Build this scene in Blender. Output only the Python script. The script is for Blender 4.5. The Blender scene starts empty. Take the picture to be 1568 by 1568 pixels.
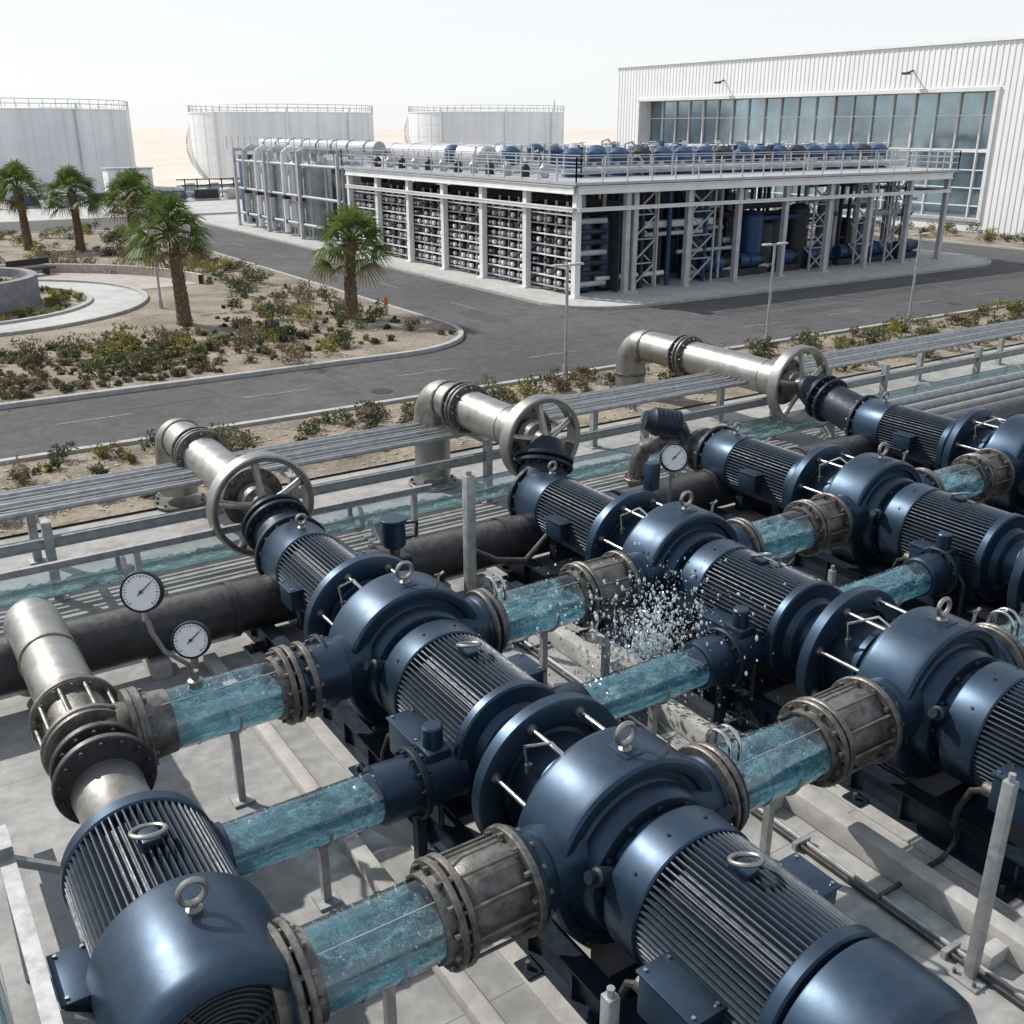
import bpy,bmesh,math,random
from mathutils import Vector,Matrix,noise
R_=random.Random(7)
sc=bpy.context.scene
pi=math.pi
# ------------------------------------------------------------------ materials
def newmat(name):
    m=bpy.data.materials.new(name); m.use_nodes=True
    nt=m.node_tree; nt.nodes.clear()
    out=nt.nodes.new('ShaderNodeOutputMaterial')
    return m,nt,out
def pmat(name,col,rough=.5,metal=0,var=.15,scale=3,bump=0,bscale=40,col2=None,rvar=.1,spec=.5,coat=0,detail=6,lo=.35,hi=.65,dust=0,streak=0):
    m,nt,out=newmat(name); N=nt.nodes; L=nt.links
    b=N.new('ShaderNodeBsdfPrincipled'); L.new(b.outputs[0],out.inputs[0])
    tc=N.new('ShaderNodeTexCoord')
    n=N.new('ShaderNodeTexNoise'); n.inputs['Scale'].default_value=scale; n.inputs['Detail'].default_value=detail; n.inputs['Roughness'].default_value=.65
    L.new(tc.outputs['Object'],n.inputs['Vector'])
    r=N.new('ShaderNodeValToRGB'); L.new(n.outputs['Fac'],r.inputs[0])
    c2=col2 or [c*(1+var) for c in col]
    r.color_ramp.elements[0].position=lo; r.color_ramp.elements[1].position=hi
    r.color_ramp.elements[0].color=[c*(1-var) for c in col]+[1]
    r.color_ramp.elements[1].color=list(c2)+[1]
    colo=r.outputs[0]
    b.inputs['Metallic'].default_value=metal
    if streak>0:
        mp=N.new('ShaderNodeMapping'); mp.inputs['Scale'].default_value=(1.2,1.2,.05); L.new(tc.outputs['Object'],mp.inputs[0])
        ns=N.new('ShaderNodeTexNoise'); ns.inputs['Scale'].default_value=1.0; ns.inputs['Detail'].default_value=6; L.new(mp.outputs[0],ns.inputs[0])
        ms=N.new('ShaderNodeMapRange'); L.new(ns.outputs[0],ms.inputs[0]); ms.inputs[1].default_value=.45; ms.inputs[2].default_value=.7; ms.inputs[4].default_value=streak
        mx=N.new('ShaderNodeMix'); mx.data_type='RGBA'; L.new(ms.outputs[0],mx.inputs[0]); L.new(colo,mx.inputs[6]); mx.inputs[7].default_value=[c*.55 for c in col]+[1]; colo=mx.outputs[2]
    if dust>0:
        ge=N.new('ShaderNodeNewGeometry'); sx=N.new('ShaderNodeSeparateXYZ'); L.new(ge.outputs['Normal'],sx.inputs[0])
        nd=N.new('ShaderNodeTexNoise'); nd.inputs['Scale'].default_value=9; nd.inputs['Detail'].default_value=10; nd.inputs['Roughness'].default_value=.75; L.new(tc.outputs['Object'],nd.inputs['Vector'])
        mu=N.new('ShaderNodeMath'); mu.operation='MULTIPLY'; L.new(sx.outputs[2],mu.inputs[0]); L.new(nd.outputs['Fac'],mu.inputs[1])
        mr0=N.new('ShaderNodeMapRange'); L.new(mu.outputs[0],mr0.inputs[0]); mr0.inputs[1].default_value=.3; mr0.inputs[2].default_value=.62; mr0.inputs[4].default_value=dust
        mx=N.new('ShaderNodeMix'); mx.data_type='RGBA'; L.new(mr0.outputs[0],mx.inputs[0]); L.new(colo,mx.inputs[6]); mx.inputs[7].default_value=(.33,.30,.26,1); colo=mx.outputs[2]
        mm=N.new('ShaderNodeMapRange'); L.new(mr0.outputs[0],mm.inputs[0]); mm.inputs[3].default_value=metal; mm.inputs[4].default_value=0; L.new(mm.outputs[0],b.inputs['Metallic'])
    L.new(colo,b.inputs['Base Color'])
    b.inputs['Specular IOR Level'].default_value=spec
    b.inputs['Coat Weight'].default_value=coat
    n2=N.new('ShaderNodeTexNoise'); n2.inputs['Scale'].default_value=scale*2.3; n2.inputs['Detail'].default_value=4
    L.new(tc.outputs['Object'],n2.inputs['Vector'])
    mr=N.new('ShaderNodeMapRange'); L.new(n2.outputs['Fac'],mr.inputs[0])
    mr.inputs[1].default_value=.3; mr.inputs[2].default_value=.7
    mr.inputs[3].default_value=max(.02,rough-rvar); mr.inputs[4].default_value=min(1,rough+rvar)
    L.new(mr.outputs[0],b.inputs['Roughness'])
    if bump>0:
        n3=N.new('ShaderNodeTexNoise'); n3.inputs['Scale'].default_value=bscale; n3.inputs['Detail'].default_value=5
        L.new(tc.outputs['Object'],n3.inputs['Vector'])
        bp=N.new('ShaderNodeBump'); bp.inputs['Strength'].default_value=bump; bp.inputs['Distance'].default_value=.02
        L.new(n3.outputs['Fac'],bp.inputs['Height']); L.new(bp.outputs[0],b.inputs['Normal'])
    return m
def groundmat(name,c1,c2,big,small,rough=.9,bump=.4,bscale=20,joints=None,jcol=None,stain=None,lo=.4,hi=.6):
    m,nt,out=newmat(name); N=nt.nodes; L=nt.links
    b=N.new('ShaderNodeBsdfPrincipled'); L.new(b.outputs[0],out.inputs[0]); b.inputs['Roughness'].default_value=rough
    tc=N.new('ShaderNodeTexCoord')
    def nz(s,d=8):
        n=N.new('ShaderNodeTexNoise'); n.inputs['Scale'].default_value=s; n.inputs['Detail'].default_value=d; n.inputs['Roughness'].default_value=.6
        L.new(tc.outputs['Object'],n.inputs['Vector']); return n
    a=nz(big); s=nz(small)
    ad=N.new('ShaderNodeMath'); ad.operation='ADD'; L.new(a.outputs['Fac'],ad.inputs[0]); L.new(s.outputs['Fac'],ad.inputs[1])
    r=N.new('ShaderNodeValToRGB'); mu=N.new('ShaderNodeMath'); mu.operation='MULTIPLY'; mu.inputs[1].default_value=.5
    L.new(ad.outputs[0],mu.inputs[0]); L.new(mu.outputs[0],r.inputs[0])
    r.color_ramp.elements[0].position=lo; r.color_ramp.elements[1].position=hi
    r.color_ramp.elements[0].color=list(c1)+[1]; r.color_ramp.elements[1].color=list(c2)+[1]
    col=r.outputs[0]
    if stain:
        st=nz(.9,10); sr=N.new('ShaderNodeValToRGB'); L.new(st.outputs['Fac'],sr.inputs[0])
        sr.color_ramp.elements[0].position=.5; sr.color_ramp.elements[1].position=.72
        mx=N.new('ShaderNodeMix'); mx.data_type='RGBA'; L.new(sr.outputs[0],mx.inputs[0]); L.new(col,mx.inputs[6]); mx.inputs[7].default_value=list(stain)+[1]; col=mx.outputs[2]
    if joints:
        br=N.new('ShaderNodeTexBrick'); br.offset=0; L.new(tc.outputs['Object'],br.inputs['Vector'])
        br.inputs['Scale'].default_value=1; br.inputs['Mortar Size'].default_value=.008; br.inputs['Brick Width'].default_value=joints; br.inputs['Row Height'].default_value=joints
        mx=N.new('ShaderNodeMix'); mx.data_type='RGBA'; L.new(br.outputs['Fac'],mx.inputs[0]); L.new(col,mx.inputs[6]); mx.inputs[7].default_value=list(jcol)+[1]; col=mx.outputs[2]
    L.new(col,b.inputs['Base Color'])
    n3=nz(bscale,6); bp=N.new('ShaderNodeBump'); bp.inputs['Strength'].default_value=bump; bp.inputs['Distance'].default_value=.03
    L.new(n3.outputs['Fac'],bp.inputs['Height']); L.new(bp.outputs[0],b.inputs['Normal'])
    return m
NAVY=pmat('navy_paint',(.027,.053,.088),.39,.6,var=.1,scale=1.6,bump=.03,bscale=90,rvar=.05,dust=.05)
NAVYD=pmat('dark_navy_steel',(.013,.022,.036),.52,.35,var=.3,scale=4,bump=.05)
FIN=pmat('fin_paint',(.020,.035,.054),.5,.15,var=.2,scale=5,dust=.08)
STEEL=pmat('stainless_steel',(.31,.305,.29),.45,.9,var=.16,scale=2.5,bump=.05,bscale=30,rvar=.08,dust=.15)
STEELB=pmat('weathered_steel',(.135,.13,.12),.5,.7,var=.45,scale=6,bump=.2,bscale=40,rvar=.12,dust=.3)
GALV=pmat('galvanised_steel',(.34,.35,.35),.55,.5,var=.22,scale=6,rvar=.1)
CHROME=pmat('bright_steel',(.55,.55,.54),.25,1,var=.1)
IRON=pmat('black_pipe',(.032,.032,.034),.45,.2,var=.3,scale=4,bump=.06,dust=.25)
WHITEP=pmat('white_paint',(.72,.72,.71),.5,0,var=.08,scale=1)
GREYP=pmat('grey_paint',(.42,.43,.44),.5,.1,var=.15,scale=2)
BLUEP=pmat('blue_paint',(.018,.06,.15),.42,.2,var=.25,scale=3,dust=.2)
DARK=pmat('dark_equipment',(.03,.034,.04),.6,.2,var=.4,scale=3)
ORG=pmat('orange_paint',(.55,.13,.03),.5,0)
TANKM=pmat('tank_shell',(.74,.76,.77),.42,.15,var=.07,scale=.12,rvar=.08,detail=8,streak=.25)  # shell colour lightened to stand in for distance haze
WALLM=pmat('white_cladding',(.82,.82,.82),.5,0,var=.03,scale=.2,streak=.1)
KERB=pmat('kerb_concrete',(.38,.37,.35),.85,0,var=.18,scale=3,bump=.2)
TRUNK=pmat('palm_bark',(.15,.10,.065),.95,0,var=.5,scale=12,bump=.8,bscale=25)
STONE=pmat('pink_stone',(.42,.35,.31),.9,0,var=.2,scale=4,bump=.3)
RUB=pmat('grey_wall',(.22,.22,.23),.85,0,var=.2,scale=2,bump=.3)
def leafmat(name,col,var=.35):
    m,nt,out=newmat(name);N=nt.nodes;L=nt.links
    p=N.new('ShaderNodeBsdfPrincipled');p.inputs['Roughness'].default_value=.6
    t=N.new('ShaderNodeBsdfTranslucent');mx=N.new('ShaderNodeMixShader');mx.inputs[0].default_value=.35
    tc=N.new('ShaderNodeTexCoord');n=N.new('ShaderNodeTexNoise');n.inputs['Scale'].default_value=1.7;n.inputs['Detail'].default_value=5
    L.new(tc.outputs['Object'],n.inputs[0]);r=N.new('ShaderNodeValToRGB');L.new(n.outputs[0],r.inputs[0])
    r.color_ramp.elements[0].position=.35;r.color_ramp.elements[1].position=.65
    r.color_ramp.elements[0].color=[c*(1-var) for c in col]+[1];r.color_ramp.elements[1].color=[c*(1+var) for c in col]+[1]
    L.new(r.outputs[0],p.inputs['Base Color']);L.new(r.outputs[0],t.inputs['Color'])
    L.new(p.outputs[0],mx.inputs[1]);L.new(t.outputs[0],mx.inputs[2]);L.new(mx.outputs[0],out.inputs[0]);return m
PALML=leafmat('palm_leaf',(.11,.155,.035)); DRYL=leafmat('dry_leaf',(.22,.15,.08))
SH=[leafmat('olive_leaf',(.11,.115,.05)),leafmat('yellow_leaf',(.22,.20,.04)),leafmat('dark_leaf',(.06,.08,.032)),leafmat('dry_shrub',(.18,.135,.08)),leafmat('rust_shrub',(.16,.085,.045))]
def glassmat(name,tint,f0,f1):
    G_,nt,out=newmat(name)
    tr=nt.nodes.new('ShaderNodeBsdfTransparent');tr.inputs[0].default_value=tint
    gl=nt.nodes.new('ShaderNodeBsdfGlossy');gl.inputs['Roughness'].default_value=.06
    lw=nt.nodes.new('ShaderNodeLayerWeight');lw.inputs[0].default_value=.28
    mr=nt.nodes.new('ShaderNodeMapRange');nt.links.new(lw.outputs['Fresnel'],mr.inputs[0]);mr.inputs[3].default_value=f0;mr.inputs[4].default_value=f1
    mx=nt.nodes.new('ShaderNodeMixShader');nt.links.new(mr.outputs[0],mx.inputs[0]);nt.links.new(tr.outputs[0],mx.inputs[1]);nt.links.new(gl.outputs[0],mx.inputs[2]);nt.links.new(mx.outputs[0],out.inputs[0])
    return G_
GLASS=glassmat('clear_glass',(.91,.97,.985,1),.09,.85)
def watermat(name,c0,c1,c2,foam,transp,tint):
    W_,nt,out=newmat(name);N=nt.nodes;L=nt.links
    tc=N.new('ShaderNodeTexCoord')
    mp=N.new('ShaderNodeMapping');mp.inputs['Scale'].default_value=(.45,1,1);L.new(tc.outputs['Object'],mp.inputs[0])
    n=N.new('ShaderNodeTexNoise');n.inputs['Scale'].default_value=6;n.inputs['Detail'].default_value=12;n.inputs['Roughness'].default_value=.82;n.inputs['Distortion'].default_value=.6
    L.new(mp.outputs[0],n.inputs[0])
    r=N.new('ShaderNodeValToRGB');L.new(n.outputs[0],r.inputs[0]);cr=r.color_ramp
    cr.elements[0].position=.36;cr.elements[0].color=c0;cr.elements[1].position=.64;cr.elements[1].color=c2
    e=cr.elements.new(.5);e.color=c1
    vo=N.new('ShaderNodeTexVoronoi');vo.inputs['Scale'].default_value=52;L.new(tc.outputs['Object'],vo.inputs['Vector'])
    n2=N.new('ShaderNodeTexNoise');n2.inputs['Scale'].default_value=4.2;n2.inputs['Detail'].default_value=7;n2.inputs['Roughness'].default_value=.7;L.new(tc.outputs['Object'],n2.inputs[0])
    lt=N.new('ShaderNodeMapRange');L.new(vo.outputs['Distance'],lt.inputs[0]);lt.inputs[1].default_value=.4;lt.inputs[2].default_value=.22;lt.inputs[3].default_value=0;lt.inputs[4].default_value=1
    ms=N.new('ShaderNodeMapRange');L.new(n2.outputs[0],ms.inputs[0]);ms.inputs[1].default_value=.47;ms.inputs[2].default_value=.56
    mu=N.new('ShaderNodeMath');mu.operation='MULTIPLY';L.new(lt.outputs[0],mu.inputs[0]);L.new(ms.outputs[0],mu.inputs[1])
    mf=N.new('ShaderNodeMath');mf.operation='MULTIPLY';mf.inputs[1].default_value=foam;L.new(mu.outputs[0],mf.inputs[0])
    mx=N.new('ShaderNodeMix');mx.data_type='RGBA';L.new(mf.outputs[0],mx.inputs[0]);L.new(r.outputs[0],mx.inputs[6]);mx.inputs[7].default_value=(.85,.95,.97,1)
    p=N.new('ShaderNodeBsdfPrincipled');p.inputs['Roughness'].default_value=.04;p.inputs['Specular IOR Level'].default_value=1;L.new(mx.outputs[2],p.inputs['Base Color'])
    bp=N.new('ShaderNodeBump');bp.inputs['Strength'].default_value=1;bp.inputs['Distance'].default_value=.08;L.new(n.outputs[0],bp.inputs['Height']);L.new(bp.outputs[0],p.inputs['Normal'])
    t=N.new('ShaderNodeBsdfTranslucent');L.new(mx.outputs[2],t.inputs[0])
    t2=N.new('ShaderNodeBsdfTransparent');t2.inputs[0].default_value=tint
    m1=N.new('ShaderNodeMixShader');m1.inputs[0].default_value=.45;L.new(p.outputs[0],m1.inputs[1]);L.new(t.outputs[0],m1.inputs[2])
    tm=N.new('ShaderNodeMapRange');L.new(n.outputs[0],tm.inputs[0]);tm.inputs[1].default_value=.38;tm.inputs[2].default_value=.6;tm.inputs[3].default_value=min(.95,transp*1.5);tm.inputs[4].default_value=transp*.35
    # bubbles are opaque
    iv_=N.new('ShaderNodeMath');iv_.operation='SUBTRACT';iv_.inputs[0].default_value=1;L.new(mf.outputs[0],iv_.inputs[1])
    t3=N.new('ShaderNodeMath');t3.operation='MULTIPLY';L.new(tm.outputs[0],t3.inputs[0]);L.new(iv_.outputs[0],t3.inputs[1])
    m2=N.new('ShaderNodeMixShader');L.new(t3.outputs[0],m2.inputs[0]);L.new(m1.outputs[0],m2.inputs[1]);L.new(t2.outputs[0],m2.inputs[2]);L.new(m2.outputs[0],out.inputs[0])
    return W_
WATER=watermat('turbulent_water',(.07,.25,.34,1),(.24,.52,.62,1),(.74,.91,.95,1),.95,.46,(.66,.89,.96,1))
WATERC=watermat('clear_water',(.40,.56,.58,1),(.55,.72,.73,1),(.75,.86,.86,1),.1,.62,(.88,.97,.97,1))
DROP,nt,out=newmat('water_drop'); b=nt.nodes.new('ShaderNodeBsdfPrincipled'); nt.links.new(b.outputs[0],out.inputs[0]); b.inputs['Base Color'].default_value=(.9,.97,1,1); b.inputs['Roughness'].default_value=.03; b.inputs['Transmission Weight'].default_value=.55; b.inputs['IOR'].default_value=1.33; b.inputs['Specular IOR Level'].default_value=1
WIN=pmat('window_glass',(.25,.33,.38),.07,.75,var=.4,scale=.12,rvar=.03,spec=1)
DIAL=pmat('gauge_face',(.6,.62,.64),.2,0,var=.03)
ASPH=groundmat('asphalt',(.058,.058,.06),(.105,.103,.10),.12,3,.9,.5,60,stain=(.05,.05,.051))
CONC=groundmat('concrete_floor',(.24,.24,.235),(.38,.375,.355),.25,4,.75,.15,30,joints=6.4,jcol=(.17,.165,.16),stain=(.19,.19,.18))
PAVE=groundmat('light_pavement',(.38,.38,.365),(.50,.49,.465),.3,4,.85,.15,30,joints=3,jcol=(.26,.255,.24),stain=(.34,.335,.31))
SAND=groundmat('desert_sand',(.56,.49,.41),(.66,.59,.51),.01,.1,.95,.4,2)  # whitened sand: haze towards the horizon is put into the colour
SOIL=groundmat('dry_soil',(.15,.12,.09),(.33,.28,.215),.5,9,.95,1,14,lo=.42,hi=.58)
LINE=pmat('road_marking_paint',(.2,.2,.19),.8,0,var=.4,scale=6)
PINK=groundmat('pink_paving',(.33,.28,.25),(.45,.39,.35),.6,5,.9,.2,20,joints=.6,jcol=(.22,.19,.17))
# ------------------------------------------------------------------ builder
def frame(d):
    d=Vector(d).normalized()
    a=Vector((0,0,1)) if abs(d.z)<.9 else Vector((1,0,0))
    u=d.cross(a).normalized(); w=u.cross(d).normalized()
    return d,u,w
class B:
    def __init__(s): s.v=[];s.f=[];s.m=[];s.mats=[]
    def mi(s,mat):
        if mat not in s.mats: s.mats.append(mat)
        return s.mats.index(mat)
    def add(s,vs,fs,mat):
        o=len(s.v); s.v.extend([tuple(v) for v in vs]); i=s.mi(mat)
        for f in fs: s.f.append(tuple(k+o for k in f)); s.m.append(i)
    def lathe(s,p,d,prof,mat,n=32,cap=True):
        p=Vector(p);d,u,w=frame(d); vs=[];fs=[]
        cs=[(math.cos(2*pi*i/n),math.sin(2*pi*i/n)) for i in range(n)]
        for (a,r) in prof:
            for c,q in cs: vs.append(p+d*a+u*(r*c)+w*(r*q))
        for k in range(len(prof)-1):
            for i in range(n):
                j=(i+1)%n; fs.append((k*n+i,k*n+j,(k+1)*n+j,(k+1)*n+i))
        if cap:
            if prof[0][1]>1e-4: fs.append(tuple(range(n-1,-1,-1)))
            if prof[-1][1]>1e-4: fs.append(tuple((len(prof)-1)*n+i for i in range(n)))
        s.add(vs,fs,mat)
    def cyl(s,a,b,r,mat,n=16,r2=None,ch=0):
        a=Vector(a);b=Vector(b);l=(b-a).length
        r2=r if r2 is None else r2
        pr=[(0,r-ch),(ch,r),(l-ch,r2),(l,r2-ch)] if ch>0 else [(0,r),(l,r2)]
        s.lathe(a,b-a,pr,mat,n)
    def flange(s,p,d,R,t,mat,ch=.015,bolts=12,bm=None,n=36,br=None):
        s.lathe(p,d,[(0,R-ch),(ch,R),(t-ch,R),(t,R-ch)],mat,n)
        if bolts:
            d_,u,w=frame(d)
            for i in range(bolts):
                a=2*pi*(i+.5)/bolts
                c=Vector(p)+(u*math.cos(a)+w*math.sin(a))*(R*.88)
                s.lathe(c-d_*.05,d_,[(0,br or R*.055),(t+.1,br or R*.055)],bm or mat,6)
    def box(s,c,sz,mat,rz=0,ch=0):
        hx,hy,hz=sz[0]/2,sz[1]/2,sz[2]/2
        if ch<=0:
            vs=[Vector((x*hx,y*hy,z*hz)) for x in(-1,1) for y in(-1,1) for z in(-1,1)]
            fs=[(0,1,3,2),(4,6,7,5),(0,4,5,1),(2,3,7,6),(0,2,6,4),(1,5,7,3)]
        else:
            bm=bmesh.new(); bmesh.ops.create_cube(bm,size=1)
            for v in bm.verts: v.co=Vector((v.co.x*sz[0],v.co.y*sz[1],v.co.z*sz[2]))
            bmesh.ops.bevel(bm,geom=bm.edges[:],offset=ch,segments=2,affect='EDGES',profile=.5)
            bm.verts.index_update(); vs=[v.co.copy() for v in bm.verts]; fs=[tuple(v.index for v in f.verts) for f in bm.faces]; bm.free()
        M=Matrix.Rotation(rz,3,'Z'); c=Vector(c)
        s.add([M@v+c for v in vs],fs,mat)
    def beam(s,a,b,w,h,mat):
        a=Vector(a);b=Vector(b);d,u,x=frame(b-a)
        vs=[q+u*(w/2*i)+x*(h/2*j) for q in(a,b) for i in(-1,1) for j in(-1,1)]
        s.add(vs,[(0,1,3,2),(4,6,7,5),(0,4,5,1),(2,3,7,6),(0,2,6,4),(1,5,7,3)],mat)
    def ibeam(s,a,b,w,h,mat,t=.035):
        a=Vector(a);b=Vector(b);d,u,x=frame(b-a)
        s.beam(a+x*(h/2-t/2),b+x*(h/2-t/2),w,t,mat); s.beam(a-x*(h/2-t/2),b-x*(h/2-t/2),w,t,mat)
        s.beam(a,b,t,h-2*t,mat)
    def tube(s,pts,r,mat,n=12,closed=False,cap=True):
        pts=[Vector(p) for p in pts]; m=len(pts); vs=[];fs=[]
        pu=None
        for k,p in enumerate(pts):
            a=pts[(k-1)%m] if (closed or k>0) else p; b=pts[(k+1)%m] if (closed or k<m-1) else p
            t=(b-a).normalized()
            if pu is None: _,u,_=frame(t)
            else: u=(pu-t*pu.dot(t)).normalized()
            pu=u; w=t.cross(u); rr=r[k] if isinstance(r,(list,tuple)) else r
            for i in range(n):
                g=2*pi*i/n; vs.append(p+u*(rr*math.cos(g))+w*(rr*math.sin(g)))
        K=m if closed else m-1
        for k in range(K):
            k2=(k+1)%m
            for i in range(n):
                j=(i+1)%n; fs.append((k*n+i,k*n+j,k2*n+j,k2*n+i))
        if cap and not closed: fs.append(tuple(range(n-1,-1,-1))); fs.append(tuple((m-1)*n+i for i in range(n)))
        s.add(vs,fs,mat)
    def torus(s,c,ax,R,r,mat,N=32,n=8):
        d,u,w=frame(ax);c=Vector(c)
        s.tube([c+u*(R*math.cos(2*pi*i/N))+w*(R*math.sin(2*pi*i/N)) for i in range(N)],r,mat,n,True)
    def obj(s,name,loc=(0,0,0),sharp=32,parent=None):
        me=bpy.data.meshes.new(name); me.from_pydata(s.v,[],s.f)
        for m in s.mats: me.materials.append(m)
        me.polygons.foreach_set('material_index',s.m); me.update()
        bm=bmesh.new(); bm.from_mesh(me); bmesh.ops.recalc_face_normals(bm,faces=bm.faces); bm.to_mesh(me); bm.free()
        if sharp:
            me.polygons.foreach_set('use_smooth',[True]*len(me.polygons)); me.set_sharp_from_angle(angle=math.radians(sharp))
        o=bpy.data.objects.new(name,me); o.location=loc; sc.collection.objects.link(o)
        if parent: o.parent=parent
        return o
def inst(o,name,loc,rz=0):
    q=bpy.data.objects.new(name,o.data); q.location=loc; q.rotation_euler=(0,0,rz); sc.collection.objects.link(q); return q
def arc(c,R,a0,a1,n,ux,uy):
    c=Vector(c);ux=Vector(ux);uy=Vector(uy)
    return [c+ux*(R*math.cos(a0+(a1-a0)*i/n))+uy*(R*math.sin(a0+(a1-a0)*i/n)) for i in range(n+1)]
# ------------------------------------------------------------------ ground
def sheet(name,poly,z,mat):
    b=B(); b.add([(x,y,z) for x,y in poly],[tuple(range(len(poly)))],mat); return b.obj(name,sharp=0)
def rect(x0,y0,x1,y1): return [(x0,y0),(x1,y0),(x1,y1),(x0,y1)]
def kerb(b,poly,z0,z1,w,mat,closed=True):
    m=len(poly);pts=[Vector((x,y,0)) for x,y in poly];vs=[];fs=[]
    for k in range(m):
        a=pts[(k-1)%m] if closed or k>0 else pts[k]; c=pts[(k+1)%m] if closed or k<m-1 else pts[k]
        t=(c-a).normalized(); nn=Vector((-t.y,t.x,0))
        for off,z in((0,z0),(0,z1-.02),(.02,z1),(w,z1),(w,z0)): 
            q=pts[k]+nn*off; vs.append((q.x,q.y,z))
    for k in range(m if closed else m-1):
        k2=(k+1)%m
        for i in range(4): fs.append((k*5+i,k2*5+i,k2*5+i+1,k*5+i+1))
    b.add(vs,fs,mat)
def rrect(x0,y0,x1,y1,rs,n=10):
    out=[]
    for (cx,cy,a,r,sx,sy) in((x0,y0,pi,rs[0],1,1),(x1,y0,1.5*pi,rs[1],-1,1),(x1,y1,0,rs[2],-1,-1),(x0,y1,.5*pi,rs[3],1,-1)):
        if r<=0: out.append((cx,cy)); continue
        for i in range(n+1):
            g=a+i/n*pi/2; out.append((cx+sx*r+r*math.cos(g),cy+sy*r+r*math.sin(g)))
    return out
sheet('desert_ground',rect(-3000,-1500,3500,4000),-.06,SAND)
sheet('asphalt_road',rect(-120,27.5,170,104),0,ASPH)
sheet('concrete_yard_floor',rect(-40,-30,70,22),0,CONC)
sheet('tank_yard_pavement',rect(-150,104,200,150),-.02,PAVE)
isl=rrect(-120,33.3,21.6,91,(0,4.5,5,0),12)
plp=rrect(28,36.9,62.5,100,(3.5,4,3,3),10)
b=B(); kerb(b,isl,-.02,.15,.22,KERB); kerb(b,plp,-.02,.15,.2,KERB)
kerb(b,[(-120,27.45),(170,27.45)],-.05,.14,-.2,KERB,False)
kerb(b,rrect(69,20,77,104,(1,1,1,1),4),-.02,.14,.2,KERB)
b.obj('road_kerb')
sheet('planting_island_soil',rrect(-120,33.52,21.4,90.8,(0,4.4,4.8,0),12),.11,SOIL)
sheet('plant_pad_pavement',rrect(28.2,37.1,62.3,99.8,(3.4,3.8,3,3),10),.12,PAVE)
sheet('verge_soil',rect(-120,22,170,27.2),.05,SOIL)
sheet('building_verge_soil',rect(69.2,20.2,76.8,103.8),.1,SOIL)
b=B()
for k in range(-4,26): b.box((k*5.5,30.6,.006),(2.2,.09,.004),LINE)
for k in range(6): b.box((24.8,42+k*8,.006),(.09,2.4,.004),LINE)
b.obj('road_markings',sharp=0)
b=B()
for x,y in((14,29),(33,34),(26,60),(45,29.4)): b.cyl((x,y,.001),(x,y,.012),.35,DARK,24)
b.obj('manhole_cover')
b=B(); PATCH=groundmat('asphalt_patch',(.045,.045,.046),(.075,.075,.074),.4,5,.9,.4,60)
for x,y,sx_,sy_ in((8,31.8,3,1.2),(24,39,1.2,3),(38,32,5,1),(20,29.2,2,1)): b.box((x,y,.004),(sx_,sy_,.003),PATCH)
b.obj('asphalt_patch',sharp=0)
def annulus(b,c,r0,r1,z,mat,a0=0,a1=2*pi,n=64):
    vs=[];fs=[]
    for i in range(n+1):
        a=a0+(a1-a0)*i/n
        for r in(r0,r1): vs.append((c[0]+r*math.cos(a),c[1]+r*math.sin(a),z))
    for i in range(n): fs.append((2*i,2*i+1,2*i+3,2*i+2))
    b.add(vs,fs,mat)
def ringwall(b,c,r0,r1,z0,z1,mat,a0=0,a1=2*pi,n=64):
    vs=[];fs=[]
    for i in range(n+1):
        a=a0+(a1-a0)*i/n
        for r,z in((r1,z0),(r1,z1),(r0,z1),(r0,z0)): vs.append((c[0]+r*math.cos(a),c[1]+r*math.sin(a),z))
    for i in range(n):
        for k in range(3): fs.append((4*i+k,4*i+4+k,4*i+5+k,4*i+1+k))
    b.add(vs,fs,mat)
C=(4,54)
b=B(); annulus(b,C,6.3,8.6,.135,PAVE); ringwall(b,C,8.6,8.85,.08,.24,KERB); ringwall(b,C,6.05,6.3,.08,.24,KERB)
annulus(b,C,8.85,12.2,.13,PINK,.1,2.6); ringwall(b,C,12.2,12.5,.08,.6,STONE,.1,2.6)
b.obj('curved_garden_path')
b=B(); ringwall(b,C,3.6,4,.1,1.5,RUB); annulus(b,C,0,3.6,1.1,SOIL); b.obj('round_stone_planter')
b=B(); b.box((9.2,63.5,.5),(2.6,.7,.1),DARK,.4); b.box((8.4,63.2,.3),(.1,.6,.4),DARK,.4); b.box((10,63.8,.3),(.1,.6,.4),DARK,.4); b.box((9.1,63.8,.85),(2.6,.08,.35),DARK,.4); b.obj('garden_bench')
# ------------------------------------------------------------------ pump unit
def eyebolt(b,c,r=.11,ax=(0,1,0)):
    c=Vector(c); b.lathe(c,(0,0,1),[(0,.07),(.03,.07),(.05,.035),(.09,.035)],STEEL,12); b.torus(c+Vector((0,0,.08+r)),ax,r,.028,STEEL,20,8)
def finned(b,y1,y0,r0,r1,z,n=46,mat=FIN,t=.013):
    b.cyl((0,y1,z),(0,y0,z),r0,NAVYD,48)
    for i in range(n):
        a=2*pi*i/n; ca,sa=math.cos(a),math.sin(a); vs=[]
        for y in(y1,y0):
            for r,tt in((r0-.02,t*1.3),(r1-.012,t),(r1,t*.5)):
                for s in(-1,1): vs.append((r*ca-s*tt*sa,y,z+r*sa+s*tt*ca))
        b.add(vs,[(0,2,8,6),(2,4,10,8),(4,5,11,10),(5,3,9,11),(3,1,7,9),(0,1,3,2),(2,3,5,4),(6,8,9,7),(8,10,11,9)],mat)
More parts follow.
